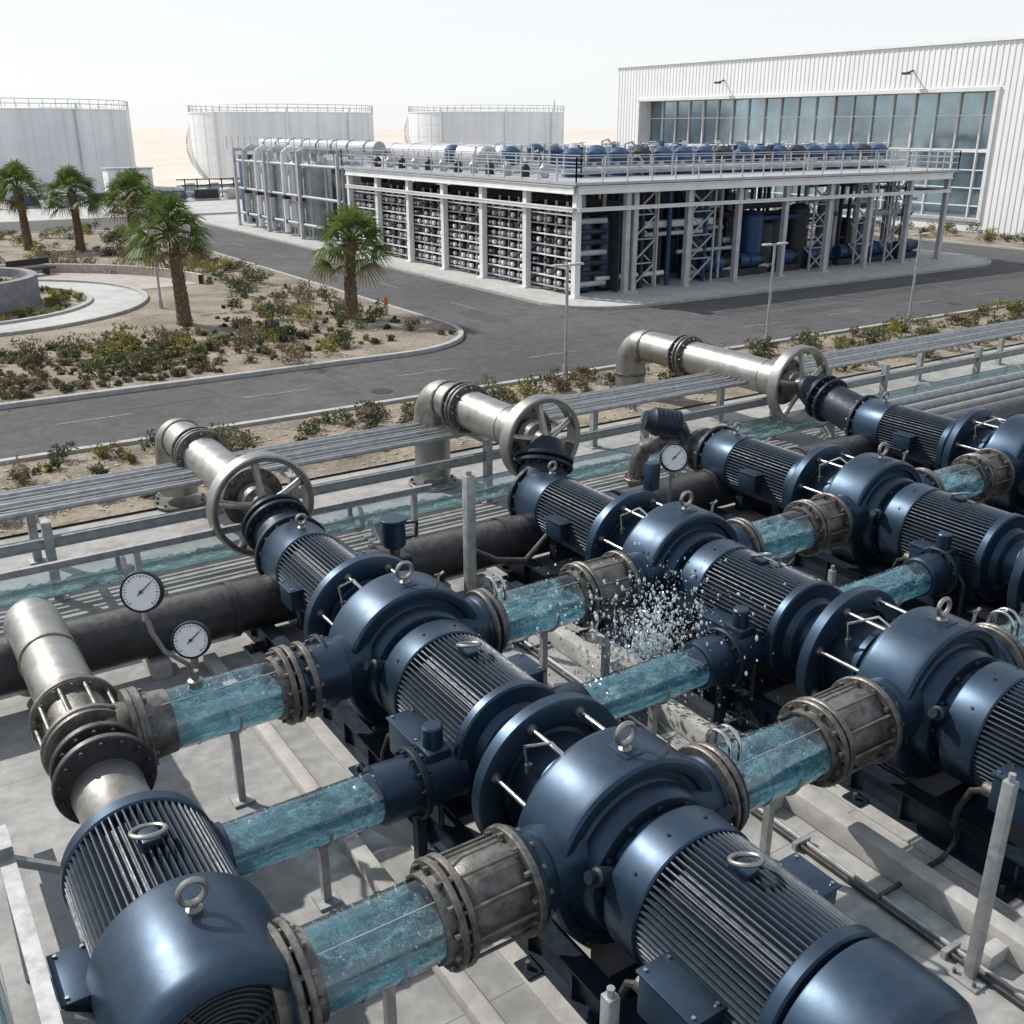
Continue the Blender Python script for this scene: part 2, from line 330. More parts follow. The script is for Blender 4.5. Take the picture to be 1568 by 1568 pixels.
def termbox(b,c,sx,sy,sz):
    c=Vector(c); b.box(c,(sx,sy,sz),NAVY,ch=.02); b.box(c+Vector((0,0,sz/2+.02)),(sx+.04,sy+.04,.03),NAVY,ch=.01)
    for i in(-1,1):
        for j in(-1,1): b.cyl(c+Vector((i*(sx/2-.04),j*(sy/2-.04),sz/2+.03)),c+Vector((i*(sx/2-.04),j*(sy/2-.04),sz/2+.055)),.018,CHROME,8)
Z=1.3
def P(b,prof,mat=NAVY,n=72,cap=True,y=0,z=None): b.lathe((0,y,Z),(0,-1,0),prof,mat,n,cap)
b=B()
P(b,[(.17,.7),(.17,.94),(.155,.965),(.02,.97),(0,.955),(0,.5),(.0,.44)],cap=False)
P(b,[(0,.6),(-.08,.56),(-.2,.5),(-.3,.3)],NAVY,cap=False)
P(b,[(.17,.7),(.1,.68),(.1,.3)],NAVYD,cap=False)
P(b,[(.1,.6),(.12,.56),(.5,.56),(.52,.6),(.6,.6),(.62,.56),(.92,.56)])
for i in range(8):
    a=2*pi*(i+.5)/8; x=.82*math.cos(a);z=Z+.82*math.sin(a)
    b.cyl((x,-.14,z),(x,-.95,z),.03,CHROME,12); b.cyl((x,-.15,z),(x,-.21,z),.06,STEEL,6); b.cyl((x,-.0,z),(x,.05,z),.06,NAVYD,6); b.cyl((x,-.84,z),(x,-.91,z),.055,STEEL,6)
P(b,[(.9,.56),(.9,.99),(.91,1.02),(.94,1.037),(.98,1.04),(1.56,1.04),(1.61,1.03),(1.64,1.0),(1.645,.96),(1.63,.9),(1.58,.875),(1.58,.81),(1.61,.785),(1.8,.765),(1.84,.74),(1.85,.7),(1.85,.6),(2.04,.57),(2.04,.4)])
P(b,[(2.0,.5),(2.0,.73),(2.015,.757),(2.05,.767),(2.42,.765),(2.44,.75),(2.44,.6)])
finned(b,-2.42,-3.86,.645,.742,Z,72)
P(b,[(3.84,.5),(3.84,.75),(3.86,.765),(3.96,.765),(3.98,.74),(4.0,.55),(4.1,.5),(4.14,.4),(4.62,.4)])
eyebolt(b,(0,-1.33,Z+1.03)); b.box((0,-1.33,Z+1.03),(.22,.3,.05),NAVY,ch=.015)
b.box((0,-2.95,Z+.75),(.16,.22,.07),NAVY,ch=.01)
b.torus((0.02,-2.95,Z+.84),(.15,.35,1),.14,.022,STEEL,24,8)
for a in(-.9,-.3,.3,.9): b.lathe((.765*math.sin(a),-2.24,Z+.765*math.cos(a)),(math.sin(a),0,math.cos(a)),[(0,.02),(.015,.02)],NAVYD,6)
for i in range(12):
    a=2*pi*i/12; b.cyl((.68*math.cos(a),-1.84,Z+.68*math.sin(a)),(.68*math.cos(a),-1.9,Z+.68*math.sin(a)),.035,NAVYD,6)
for s in(-1,1):
    b.lathe((s*.5,-1.35,Z+.1),(s,0,0),[(0,.42),(.55,.40),(.6,.43),(.75,.43)],NAVY,40)
    b.flange((s*1.22,-1.35,Z+.1),(s,0,0),.5,.07,NAVYD,bolts=12,bm=STEELB)
    b.lathe((s*.62,-1.95,Z+.25),(s,0,.4),[(0,.09),(.2,.09),(.22,.06),(.3,.06)],NAVYD,14)
termbox(b,(-.9,-3.2,Z-.1),.34,.66,.44); b.box((-.7,-3.2,Z-.14),(.2,.5,.28),NAVYD)
termbox(b,(.78,-3.0,Z+.22),.3,.5,.2); b.box((.68,-3.0,Z+.08),(.2,.4,.2),NAVYD)
b.cyl((-.9,-2.9,Z-.2),(-.9,-2.72,Z-.2),.09,STEELB,16); b.tube([(-.9,-2.78,Z-.2),(-.94,-2.6,Z-.3),(-.98,-2.5,Z-.6),(-.98,-2.5,.45)],.04,IRON,8)
b.cyl((-.9,-3.53,Z-.1),(-.9,-3.7,Z-.1),.1,NAVYD,16); b.tube([(-.9,-3.65,Z-.1),(-.92,-3.85,Z-.3),(-.92,-3.85,.45)],.035,IRON,8)
b.tube([(.8,-2.75,Z+.2),(.88,-2.6,Z+.1),(.9,-2.5,Z-.4),(.85,-2.5,.45)],.03,IRON,8)
# small-bore flush line and petcock on the casing
b.tube([(-.45,-.98,Z+.9),(-.5,-.8,Z+1.0),(-.55,-.4,Z+.75),(-.5,-.4,Z+.45)],.018,CHROME,8); b.cyl((-.5,-.4,Z+.42),(-.5,-.4,Z+.52),.04,STEELB,8)
b.tube([(.4,-1.5,Z+.94),(.42,-1.5,Z+1.1),(.5,-1.5,Z+1.14)],.02,STEEL,8); b.box((.42,-1.5,Z+1.12),(.12,.03,.02),STEELB)
b.box((0,-1.33,.6),(1.3,.55,.3),NAVYD,ch=.02); b.box((0,-.08,.65),(.9,.14,.4),NAVYD,ch=.01)
for y in(-2.6,-3.7):
    for s in(-1,1): b.box((s*.45,y,.7),(.14,.3,.4),NAVYD,ch=.01)
    b.box((0,y,.515),(1.5,.35,.05),NAVYD)
unit=b.obj('industrial_water_pump',(5.5,12.3,0))
rows=[5.5,10.5,15.3,20.2]
for X in rows:
    for Y0 in(12.3,7.7):
        if (X,Y0)!=(5.5,12.3): inst(unit,'industrial_water_pump',(X,Y0,0))
b=B()
P(b,[(-2.75,.3),(-2.75,.5),(-2.74,.58),(-2.7,.605),(-2.0,.61),(-1.98,.58),(-1.98,.45)])
finned(b,2.0,.35,.50,.59,Z,56)
P(b,[(-.38,.45),(-.38,.62),(-.36,.64),(-.24,.64),(-.22,.62),(-.1,.5),(0,.48)])
b.flange((0,2.86,Z),(0,-1,0),.66,.1,NAVYD,bolts=14,bm=STEELB)
termbox(b,(-.64,1.2,Z),.25,.45,.3); termbox(b,(.58,1.2,Z+.25),.2,.4,.15)
for y in(.7,1.7): b.box((0,y,.7),(.8,.2,.5),NAVYD,ch=.01)
eyebolt(b,(0,2.3,Z+.6),.08)
m0=b.obj('electric_drive_motor',(rows[0],12.3,0))
for X in rows[1:]: inst(m0,'electric_drive_motor',(X,12.3,0))
b=B()
P(b,[(-.25,.4),(0,.42),(.01,.75),(.025,.775),(.06,.785),(.62,.785),(.72,.77),(.79,.72),(.82,.64),(.82,.54),(.79,.5),(.79,.2)],y=0)
for k in range(6): b.torus((0,-.8,Z),(0,1,0),.15+.06*k,.012,DARK,24,5)
b.box((0,-.3,.65),(.9,.3,.35),NAVYD,ch=.01)
cw=b.obj('motor_fan_cowl',(5.5,3.68,0))
for X in rows[1:]: inst(cw,'motor_fan_cowl',(X,3.68,0))
b=B()
for s in(-1,1):
    b.ibeam((s*.82,-2.5,.25),(s*.82,15.6,.25),.24,.44,NAVYD,.03)
    for k in range(24): b.box((s*.82+s*.05,-2.3+k*.75,.25),(.08,.03,.37),NAVYD)
for k in range(10): b.ibeam((-.7,-2+k*1.9,.28),(.7,-2+k*1.9,.28),.14,.3,NAVYD,.02)
b.box((0,6.5,.015),(2.3,18.4,.03),KERB)
for k in range(9):
    for s in(-1,1): b.box((s*1.02,-1.5+2*k,.045),(.2,.26,.03),NAVYD); b.cyl((s*1.04,-1.5+2*k,.02),(s*1.04,-1.5+2*k,.14),.03,STEELB,6)
sk=b.obj('pump_base_skid',(5.5,0,0))
for X in rows[1:]: inst(sk,'pump_base_skid',(X,0,0))
b=B()
for X in(8.75,13.6,18.4):
    b.box((X,5,.16),(.24,19,.32),KERB,ch=.03)
    for k in range(6): b.box((X-.25,-2+k*3,.1),(.3,.16,.2),KERB,ch=.02)
b.box((3.75,5,.09),(.2,19,.18),KERB,ch=.02)
b.obj('concrete_upstand')
b=B()
for X in(8.2,13.1,17.9):
    for k in range(2): b.tube([(X+k*.1,-5,.05),(X+k*.1,4+k,.05),(X+k*.1,13.2,.05)],.03,GALV if k else IRON,8)
    for y in range(0,13,2): b.box((X+.05,y+.3,.05),(.26,.06,.1),GALV)
for y in(2.9,5.2,8.0,12.0):
    for X in(8.2,13.1): b.tube([(X,y,.06),(X+1.2,y,.06),(X+1.4,y,.2),(X+1.45,y,.5)],.03,IRON,8)
b.obj('cable_conduits')
# ------------------------------------------------------------------ valve train with hand wheel
def valve(name,X,Yw,Zw,Ye,r=.4,Rw=.92,tgt=None):
    b=B(); d=(0,1,0); R=Rw
    b.lathe((X,Yw,Zw),(0,1,0),[(0,R-.12),(-.015,R-.04),(0,R-.01),(.03,R),(.28,R),(.31,R-.02),(.32,R-.06),(.3,R-.12),(0,R-.12)],STEEL,64,False)
    for i in range(5):
        a=2*pi*i/5+.4; c,q=math.cos(a),math.sin(a)
        b.tube([(X+.12*c,Yw+.0,Zw+.12*q),(X+.5*R*c,Yw+.06,Zw+.5*R*q),(X+(R-.1)*c,Yw+.14,Zw+(R-.1)*q)],[.085,.06,.075],STEEL,10)
    b.lathe((X,Yw-.14,Zw),d,[(0,.07),(.03,.1),(.08,.12),(.1,.2),(.3,.2),(.36,.3),(.6,.34)],STEELB,28)
    b.flange((X,Yw+.55,Zw),d,r*1.35,.09,STEELB,bolts=12)
    b.lathe((X,Yw+.6,Zw),d,[(0,r),(Ye-.8-Yw-.6,r)],STEEL,48)
    yf=Yw+(Ye-Yw)*.6
    for o in(0,.14,.34): b.flange((X,yf+o,Zw),d,r*1.3,.08,STEELB,bolts=12)
    for i in range(8):
        a=i*pi/4; b.cyl((X+r*1.15*math.cos(a),yf-.1,Zw+r*1.15*math.sin(a)),(X+r*1.15*math.cos(a),yf+.5,Zw+r*1.15*math.sin(a)),.025,STEELB,6)
    b.lathe((X,Yw+1.2,Zw),d,[(0,r),(.01,r+.015),(.04,r+.015),(.05,r)],STEEL,40,False)
    b.lathe((X,Ye-.95,Zw),d,[(0,r),(.01,r+.03),(.08,r+.03),(.09,r)],STEELB,40,False)
    pts=arc((X,Ye-.8,Zw-.7),.7,pi/2,0,14,(0,1,0),(0,0,1))
    b.tube([(X,Ye-1,Zw)]+pts+[(X,Ye-.1,.3)],r,STEEL,40)
    b.lathe((X,Ye-.1,Zw-.95),(0,0,-1),[(0,r),(.01,r+.04),(.08,r+.04),(.09,r)],STEELB,32,False)
    b.flange((X,Ye-.1,.02),(0,0,1),r*1.4,.08,STEELB,bolts=10)
    t=Vector(tgt); a=Vector((X,Yw-.05,Zw))
    b.tube([a,a+(t-a)*.2+Vector((0,-.02,0)),a+(t-a)*.8,t],[.3,.44,.48,.48],NAVYD,36)
    for k,R2 in((.3,.58),(.42,.58)): b.flange(a+(t-a)*k,t-a,R2,.08,NAVYD,bolts=14)
    return b.obj(name)
valve('handwheel_gate_valve',5.5,16.35,1.72,22.2,.42,.95,(5.5,15.1,1.32))
valve('handwheel_gate_valve',10.95,15.5,2.25,20.2,.42,.88,(10.5,15.0,1.36))
valve('handwheel_gate_valve',20.3,17.2,1.75,24.2,.46,1.02,(20.2,15.1,1.34))
b=B(); b.lathe((15.3,16.0,Z),(0,-1,0),[(0,.3),(.02,.34),(.3,.34),(.34,.5),(.45,.5),(.5,.4),(.9,.4)],STEELB,28)
b.lathe((14.9,15.95,1.85),(-1,.5,.2),[(0,.28),(.02,.31),(.6,.31),(.66,.25),(.8,.2)],NAVYD,24)
b.cyl((15.1,15.9,1.5),(14.9,15.9,1.85),.14,STEELB,14)
for k in range(5): b.torus(Vector((14.9,15.95,1.85))+Vector((-1,.5,.2)).normalized()*(.1+.1*k),(-1,.5,.2),.31,.015,NAVYD,24,5)
b.tube([(15.2,16,1.4),(14.7,16.3,1.4),(14.4,16.5,1.25),(14.3,16.6,.9),(14.3,16.6,0)],.2,STEELB,16); b.flange((14.3,16.6,.5),(0,0,1),.3,.06,STEELB,bolts=8)
b.obj('motorised_valve')
# ------------------------------------------------------------------ glass pipes
bmz=bmesh.new(); bmesh.ops.create_icosphere(bmz,subdivisions=1,radius=1)
bmz.verts.index_update(); iv=[v.co.copy() for v in bmz.verts]; iff=[tuple(v.index for v in f.verts) for f in bmz.faces]; bmz.free()
def gpipe(X0,X1,Y,Zc,r,lvl=.35,Xc=None,handle=False,name='glass_water_pipe',seed=0,endf=True,wm=None,legs=True):
    wm=wm or WATER
    b=B(); L_=X1-X0
    b.lathe((X0,Y,Zc),(1,0,0),[(0,r),(L_,r)],GLASS,48,False)
    n=36; K=max(8,int(L_/.05)); vs=[];fs=[]
    for k in range(K+1):
        x=X0+.02+(L_-.04)*k/K
        for i in range(n):
            a=2*pi*i/n; rr=r*.94
            y=rr*math.cos(a);z=rr*math.sin(a)
            top=r*lvl+.28*r*noise.noise((x*3+seed,y*4,seed))+.2*r*noise.noise((x*9,y*12,seed+3))
            if z>top: z=top+ .05*noise.noise((x*20,y*20,seed))
            vs.append((x,Y+y,Zc+z))
    for k in range(K):
        for i in range(n): j=(i+1)%n; fs.append((k*n+i,k*n+j,(k+1)*n+j,(k+1)*n+i))
    b.add(vs,fs,wm)
    if wm is WATER:
        rr_=random.Random(int(seed*10)+1)
        for _ in range(int(L_*190)):
            a=rr_.uniform(0,2*pi); q=r*.965*(1 if rr_.random()<.7 else rr_.uniform(.5,.95)); s_=rr_.uniform(.004,.012)
            zz=q*math.sin(a)
            if zz>r*(lvl+.3) and rr_.random()<.6: continue
            c=Vector((X0+rr_.uniform(.05,L_-.05),Y+q*math.cos(a),Zc+zz))
            b.add([Vector(v)*s_+c for v in iv],iff,DROP)
    if endf:
        for X,s in((X0,-1),(X1,1)):
            b.lathe((X-s*.1,Y,Zc),(s,0,0),[(0,r+.005),(0,r+.03),(.12,r+.04),(.12,r)],STEELB,40,False)
            b.flange((X,Y,Zc),(s,0,0),r*1.36,.07,STEELB,bolts=12); b.flange((X+s*.1,Y,Zc),(s,0,0),r*1.36,.07,STEELB,bolts=0)
        b.lathe((X0,Y,Zc),(-1,0,0),[(.0,r*.8),(.2,r),(.3,r)],STEELB,32)
    if Xc:
        b.lathe((X1+.15,Y,Zc),(1,0,0),[(0,r*.9),(.05,r*1.0),(.2,r*1.12),(Xc-X1-.35,r*1.12),(Xc-X1-.2,r)],STEELB,32)
        b.flange((Xc-.16,Y,Zc),(1,0,0),r*1.4,.08,STEELB,bolts=12)
        for i in range(10):
            a=2*pi*i/10
            b.cyl((X1,Y+r*1.24*math.cos(a),Zc+r*1.24*math.sin(a)),(Xc-.1,Y+r*1.24*math.cos(a),Zc+r*1.24*math.sin(a)),.018,STEELB,8)
    for g in(.33,.66):
        x=X0+L_*g; b.lathe((x,Y,Zc),(1,0,0),[(0,r+.001),(0,r+.012),(.015,r+.012),(.015,r+.001)],GLASS,32,False)
    if endf: b.tube([(X0+.1,Y-r*.5,Zc+r*.9),(X1-.1,Y-r*.5,Zc+r*.9)],.007,GALV,6)
    if handle:
        h=Zc+r*1.15
        for dx in(0,.14):
            x=X0+.02+dx; b.tube([(x,Y-.17,h-.05),(x,Y-.17,h+.08)]+arc((x,Y-.0,h+.09),.17,pi,0,10,(0,1,0),(0,0,1))+[(x,Y+.17,h-.05)],.022,CHROME,10)
        b.tube([(X0+.02,Y,h+.26),(X0+.16,Y,h+.26)],.018,CHROME,8)
    if legs:
        xs=X0+L_*.62; b.box((xs,Y,(Zc-r)/2),(.09,.09,Zc-r),GALV); b.box((xs,Y,.02),(.26,.26,.03),GALV)
        b.tube(arc((xs,Y,Zc),r+.015,pi,2*pi,14,(0,1,0),(0,0,1)),.02,GALV,6)
    return b.obj(name)
ZG=Z+.1
gpipe(1.95,3.62,10.8,1.45,.37,.15,None)
b=B(); b.lathe((3.72,10.8,1.45),(1,0,0),[(0,.45),(.06,.5),(.1,.42),(.25,.40),(.7,.40)],NAVY,36); b.flange((3.9,10.8,1.45),(1,0,0),.5,.08,STEELB); b.obj('pipe_coupling')
gpipe(6.8,8.35,10.95,ZG,.37,.15,9.3,True,seed=3)
gpipe(11.85,13.3,10.95,ZG,.37,.2,14.1,False,seed=5)
gpipe(16.7,18.2,10.95,ZG,.37,.2,19.0,False,seed=6)
gpipe(2.05,3.35,6.35,ZG,.38,.25,4.3,False,seed=8)
gpipe(6.75,8.25,6.35,ZG,.38,.25,9.3,True,seed=9)
gpipe(11.8,13.2,6.35,ZG,.38,.25,14.1,True,seed=10)
for X0,X1,Xe,yy in((2.05,3.85,4.9,8.55),(6.75,8.8,9.9,8.75),(11.7,13.8,14.7,8.9)):
    gpipe(X0,X1,yy,1.12,.29,.35,None,False,seed=X0,endf=False)
    b=B(); b.lathe((X1-.05,yy,1.12),(1,0,0),[(0,.31),(.02,.34),(.15,.34),(.3,.33),(Xe-X1,.33)],NAVY,32); b.flange((X1+.4,yy,1.12),(1,0,0),.42,.08,NAVYD)
    b.lathe((X0+.05,yy,1.12),(-1,0,0),[(0,.31),(.02,.36),(.3,.36),(.4,.33),(.55,.3)],NAVYD,32)
    b.box((Xe-.35,yy,1.37),(.3,.34,.3),NAVY,ch=.02); b.cyl((Xe-.35,yy,1.5),(Xe-.35,yy,1.78),.12,NAVY,20,ch=.02)
    b.box((X1+.5,yy,.43),(.12,.12,.8),NAVYD); b.obj('branch_pipe_fitting')
gpipe(-8,34,17.7,.62,.27,-.35,None,False,endf=False,seed=20,wm=WATERC,legs=False)
b=B()
for k in range(9):
    x=-6+k*4.6
    b.lathe((x,17.7,.62),(1,0,0),[(0,.27),(0,.33),(.08,.33),(.08,.27)],GALV,32,False); b.box((x+.5,17.7,.18),(.1,.4,.34),GALV); b.box((x+.5,17.7,.015),(.4,.6,.03),GALV)
b.obj('pipe_cradle')
b=B(); b.cyl((-10,14.75,.72),(32,14.75,.72),.42,IRON,40)
for x in(-2,1.7,4.2,6.9,9.4,12.2,14.6,17.5): b.lathe((x,14.75,.72),(1,0,0),[(0,.42),(0,.46),(.09,.46),(.09,.42)],IRON,40,False)
for x in(-1,3,8,12.8,17): b.box((x,14.75,.15),(.3,.7,.3),KERB,ch=.02)
b.obj('header_pipe')
b=B(); b.cyl((7.0,14.3,1.05),(7.0,14.3,1.35),.09,STEELB,16); b.cyl((7,14.3,1.35),(7,14.3,1.8),.2,NAVY,24,ch=.03); b.cyl((7,14.3,1.8),(7,14.3,1.86),.23,NAVY,24,ch=.01)
b.tube([(7.2,14.3,1.45),(7.42,14.3,1.45),(7.45,14.3,1.7),(7.2,14.3,1.72)],.03,NAVYD,8); b.box((7,14.3,1.1),(.5,.3,.1),NAVYD); b.obj('valve_actuator')
b=B(); b.tube([(10.2,14.1,1.4),(10.0,13.9,1.1),(9.3,13.7,.75),(8.8,13.9,.8),(8.4,14.3,1.0)],.06,IRON,10); b.obj('flexible_hose')
b=B()
for k in range(8):
    y=18.8+k*.2; b.tube([(-14,y,1.56),(60,y,1.56)],.035 if k%3 else .06,GALV,8)
for k in range(16):
    x=-11.6+k*4.6
    for y in(18.35,20.4): b.box((x,y,.75),(.16,.16,1.5),GALV); b.box((x,y,.015),(.34,.34,.03),GALV)
    b.box((x,19.4,1.44),(.12,2.3,.1),GALV)
b.ibeam((-14,18.35,1.1),(60,18.35,1.1),.12,.2,GALV,.02); b.ibeam((-14,20.4,1.4),(60,20.4,1.4),.12,.16,GALV,.02)
b.ibeam((-14,16.6,1.35),(9,16.6,1.35),.08,.12,GALV,.015)
for x in(-6,-1.5,3.3,8.6): b.box((x,16.6,.65),(.1,.1,1.3),GALV)
b.obj('pipe_rack')
b=B()
for k in range(4): b.tube([(22,15.6+k*.35,.6+.12*k),(60,15.6+k*.35,.6+.12*k)],.12,GALV,10)
for k in range(8): b.box((24+k*4,16.2,.35),(.12,1.5,.7),GALV)
b.obj('service_pipework')
for k in range(3):
    b=B(); x,y=30+k*5,12+k; b.box((x,y,1.0),(1.6,.8,1.9),GREYP,ch=.03); b.box((x,y,.05),(1.8,1,.1),KERB); b.box((x,y,2.0),(1.7,.9,.06),GREYP,ch=.01); b.box((x-.4,y-.41,1.0),(.7,.03,1.6),GREYP,ch=.01); b.box((x+.4,y-.41,1.0),(.7,.03,1.6),GREYP,ch=.01); b.obj('control_cabinet')
def post(x,y,h,w=.14):
    b=B(); b.box((x,y,h/2),(w,w,h),GALV,ch=.008); b.box((x,y,.015),(w*3,w*3,.03),GALV,ch=.005)
    for i in(-1,1):
        for j in(-1,1): b.cyl((x+i*w,y+j*w,.03),(x+i*w,y+j*w,.08),.02,STEELB,6)
    b.cyl((x,y,h),(x,y,h+.08),w*.3,GALV,12); b.obj('steel_post')
post(8.15,4.0,2.35,.11); post(8.25,13.9,2.5,.17); post(4.2,4.9,1.25,.12); post(8.35,10.2,1.0,.1); post(8.0,12.4,1.1,.1); post(12.9,9.9,1.1,.1)
# ------------------------------------------------------------------ left foreground machine
b=B(); S=-.5
def Q(prof,mat=NAVY,n=72,cap=True,y=0): b.lathe((0,y,ZL),(0,-1,0),prof,mat,n,cap)
ZL=1.42
b.tube([(0,14.9,.2),(0,14.9,.85)]+arc((0,14.3,.82),.6,0,pi/2,12,(0,1,0),(0,0,1))+[(0,11.6,ZL)],.37,STEEL,40)
Q([(0,.37),(.01,.39),(.05,.39),(.06,.37)],STEELB,40,False,13.2)
Q([(0,.37),(.05,.42),(.25,.42),(.3,.5),(.4,.5),(.42,.4),(1.0,.38),(1.05,.5),(1.2,.5),(1.22,.42)],STEELB,48,True,11.9)
for yy in(11.6,10.85): b.flange((0,yy,ZL),(0,-1,0),.52,.09,STEELB,bolts=14)
for i in range(10):
    a=i*pi/5; b.cyl((.46*math.cos(a),11.6,ZL+.46*math.sin(a)),(.46*math.cos(a),10.7,ZL+.46*math.sin(a)),.025,STEELB,8)
b.lathe((.2,10.8,ZL+.03),(1,0,0),[(0,.34),(.25,.34),(.3,.5),(.38,.5),(.4,.4),(.7,.38)],STEELB,36)
b.flange((0,10.45,ZL),(0,-1,0),.5,.1,IRON,bolts=14); b.flange((0,10.1,ZL),(0,-1,0),.54,.1,IRON,bolts=14)
ZL=1.3
Q([(0,.4),(.5,.37),(1.0,.37),(1.1,.42),(1.4,.52)],STEEL,48,True,10.25)
Q([(0,.4),(.02,.68),(.05,.72),(.2,.73),(.22,.71),(.24,.6)],NAVY,72,True,9.3+S)
finned(b,9.1+S,7.75+S,.62,.712,ZL,66)
Q([(0,.5),(0,.75),(.025,.785),(.06,.795),(1.08,.795),(1.17,.78),(1.24,.74),(1.27,.68),(1.27,.62),(1.24,.59),(1.15,.57),(1.15,.1)],NAVY,80,True,7.8+S)
for k in range(10): b.torus((0,6.6+S,ZL),(0,1,0),.1+.048*k,.012,DARK,40,6)
for i in range(4): b.beam((0,6.59+S,ZL),(.57*math.cos(i*pi/2+.5),6.59+S,ZL+.57*math.sin(i*pi/2+.5)),.03,.03,DARK)
b.flange((0,6.62+S,ZL),(0,-1,0),.1,.06,NAVYD,bolts=0)
b.torus((0,8.5+S,ZL+.8),(.1,.3,1),.15,.024,STEEL,24,8); b.box((0,8.5+S,ZL+.73),(.16,.22,.08),NAVY,ch=.01); eyebolt(b,(.05,7.3+S,ZL+.79),.11)
termbox(b,(-.84,7.9+S,ZL-.1),.3,.6,.4)
b.lathe((.5,6.35,1.38),(1,0,0),[(0,.4),(.25,.4)],NAVY,32)
b.lathe((.3,8.55,1.12),(1,0,0),[(0,.32),(.5,.32)],NAVY,32)
for s in(-1,1): b.ibeam((s*.7,2,.25),(s*.7,10.5,.25),.2,.44,NAVYD)
for y in(7.0,8.2): b.box((0,y,.6),(1.0,.3,.35),NAVYD,ch=.01)
b.obj('electric_pump_motor',(1.35,0,0))
b=B()
for (x0,y0) in((.25,7.0),(.25,9.2)): b.box((x0,y0,.75),(.13,.13,1.5),GALV,ch=.01); b.beam((x0,y0,1.45),(x0+.5,y0,1.1),.08,.08,GALV)
b.beam((.25,6,1.5),(.25,9.6,1.5),.14,.14,GALV); b.beam((.25,7.2,.3),(.25,9.2,1.2),.07,.07,GALV); b.box((.12,9.2,1.62),(.4,.3,.12),GALV)
b.obj('steel_support_frame')
b=B(); b.tube([(-.2,9.0,.9),(-.1,6,.9),(0,3,.9)],.16,GLASS,20,cap=False); b.tube([(-.2,9.0,.9),(-.1,6,.9),(0,3,.9)],.12,WATERC,20); b.obj('drain_tube')
def gauge(pts,dials,name='pressure_gauge'):
    b=B(); b.tube(pts,.03,STEEL,10)
    b.lathe(pts[0],(0,0,1),[(0,.09),(.08,.09),(.1,.05),(.2,.05)],STEEL,12)
    for c,r in dials:
        c=Vector(c); f=Vector((-.45,-.83,.32)).normalized()
        b.lathe(c-f*.05,f,[(0,r*.9),(.02,r),(.1,r),(.12,r*.96),(.1,r*.9)],NAVYD,32)
        b.lathe(c+f*.052,f,[(0,r*.88),(.004,r*.87)],DIAL,32)
        _,u,w=frame(f)
        for i in range(25):
            a=-.8+i*(pi+1.6)/24; q=u*math.cos(a)+w*math.sin(a); b.beam(c+f*.06+q*r*(.68 if i%4==0 else .75),c+f*.06+q*r*.82,.008,.006,DARK)
        q=(u*-.7+w*.7); b.beam(c+f*.062-q*r*.25,c+f*.062+q*r*.65,.018,.006,DARK); b.cyl(c+f*.055,c+f*.075,.02,DARK,12)
        b.cyl(c-Vector((0,0,r)),c-Vector((0,0,r+.12)),.045,STEEL,10)
    b.obj(name)
gauge([(2.6,10.8,1.8),(2.55,10.8,2.1),(2.3,10.8,2.35),(2.2,10.85,2.6),(2.15,10.85,2.95)],[((2.6,10.72,2.45),.22),((2.15,10.8,3.15),.235)])
gauge([(11.55,12.5,1.3),(11.55,12.5,2.4)],[((11.55,12.45,2.62),.25)])
b=B(); b.box((11.2,12.6,2.3),(.22,.2,.5),NAVY,ch=.02); b.cyl((11.2,12.6,1.5),(11.2,12.6,2.1),.06,STEEL,12); b.obj('pressure_transmitter')
# splash
b=B()
src=Vector((8.95,9.75,.75))
for i in range(4600):
    t=R_.random(); a=R_.uniform(0,2*pi); sp=R_.uniform(.15,1.7); up=R_.uniform(.1,2.9)
    c=src+Vector((math.cos(a)*sp*t*1.4-.1,math.sin(a)*sp*t*1.2+.15*t,up*t*.95-1.5*t*t))
    if c.z<.04: c.z=.04
    s=R_.choice([.005,.006,.008,.01,.014,.024])*R_.uniform(.6,1.15); st=R_.uniform(.8,2.4)
    b.add([Vector((v.x*s,v.y*s,v.z*s*st))+c for v in iv],iff,DROP)
b.obj('water_splash')
b=B(); n=40
vs=[(8.0+1.0*(1+.3*noise.noise((math.cos(2*pi*i/n)*1.5,math.sin(2*pi*i/n)*1.5,4)))*math.cos(2*pi*i/n)*.6,9.75+1.2*(1+.4*noise.noise((math.cos(2*pi*i/n)*2,math.sin(2*pi*i/n)*2,9)))*math.sin(2*pi*i/n),.0095) for i in range(n)]
PUD=pmat('wet_floor',(.09,.09,.088),.06,0,var=.1,scale=1,rvar=.03); b.add(vs,[tuple(range(n))],PUD); b.obj('water_puddle',sharp=0)
# ------------------------------------------------------------------ street lamps
def lamp(x,y,h):
    b=B(); b.cyl((x,y,.05),(x,y,h),.06,GALV,12,r2=.045); b.cyl((x,y,.05),(x,y,.5),.09,GALV,12); b.box((x,y,.06),(.4,.4,.06),KERB)
    b.beam((x-.5,y,h),(x+.5,y,h),.06,.05,GALV)
    for s in(-1,1): b.box((x+s*.4,y,h+.02),(.42,.2,.07),GREYP,ch=.02)
    b.obj('street_lamp')
for q in((19.9,27.0,3.8),(29.5,27.0,3.9),(38.2,27.0,3.8),(52,27.0,5.2),(12.3,48.5,3)): lamp(*q)
b=B(); b.cyl((20.2,41,.1),(20.2,41,.62),.09,KERB,14); b.lathe((20.2,41.0,.62),(0,0,1),[(0,.09),(.28,.085),(.34,.05),(.36,.0)],ORG,14); b.obj('traffic_bollard')
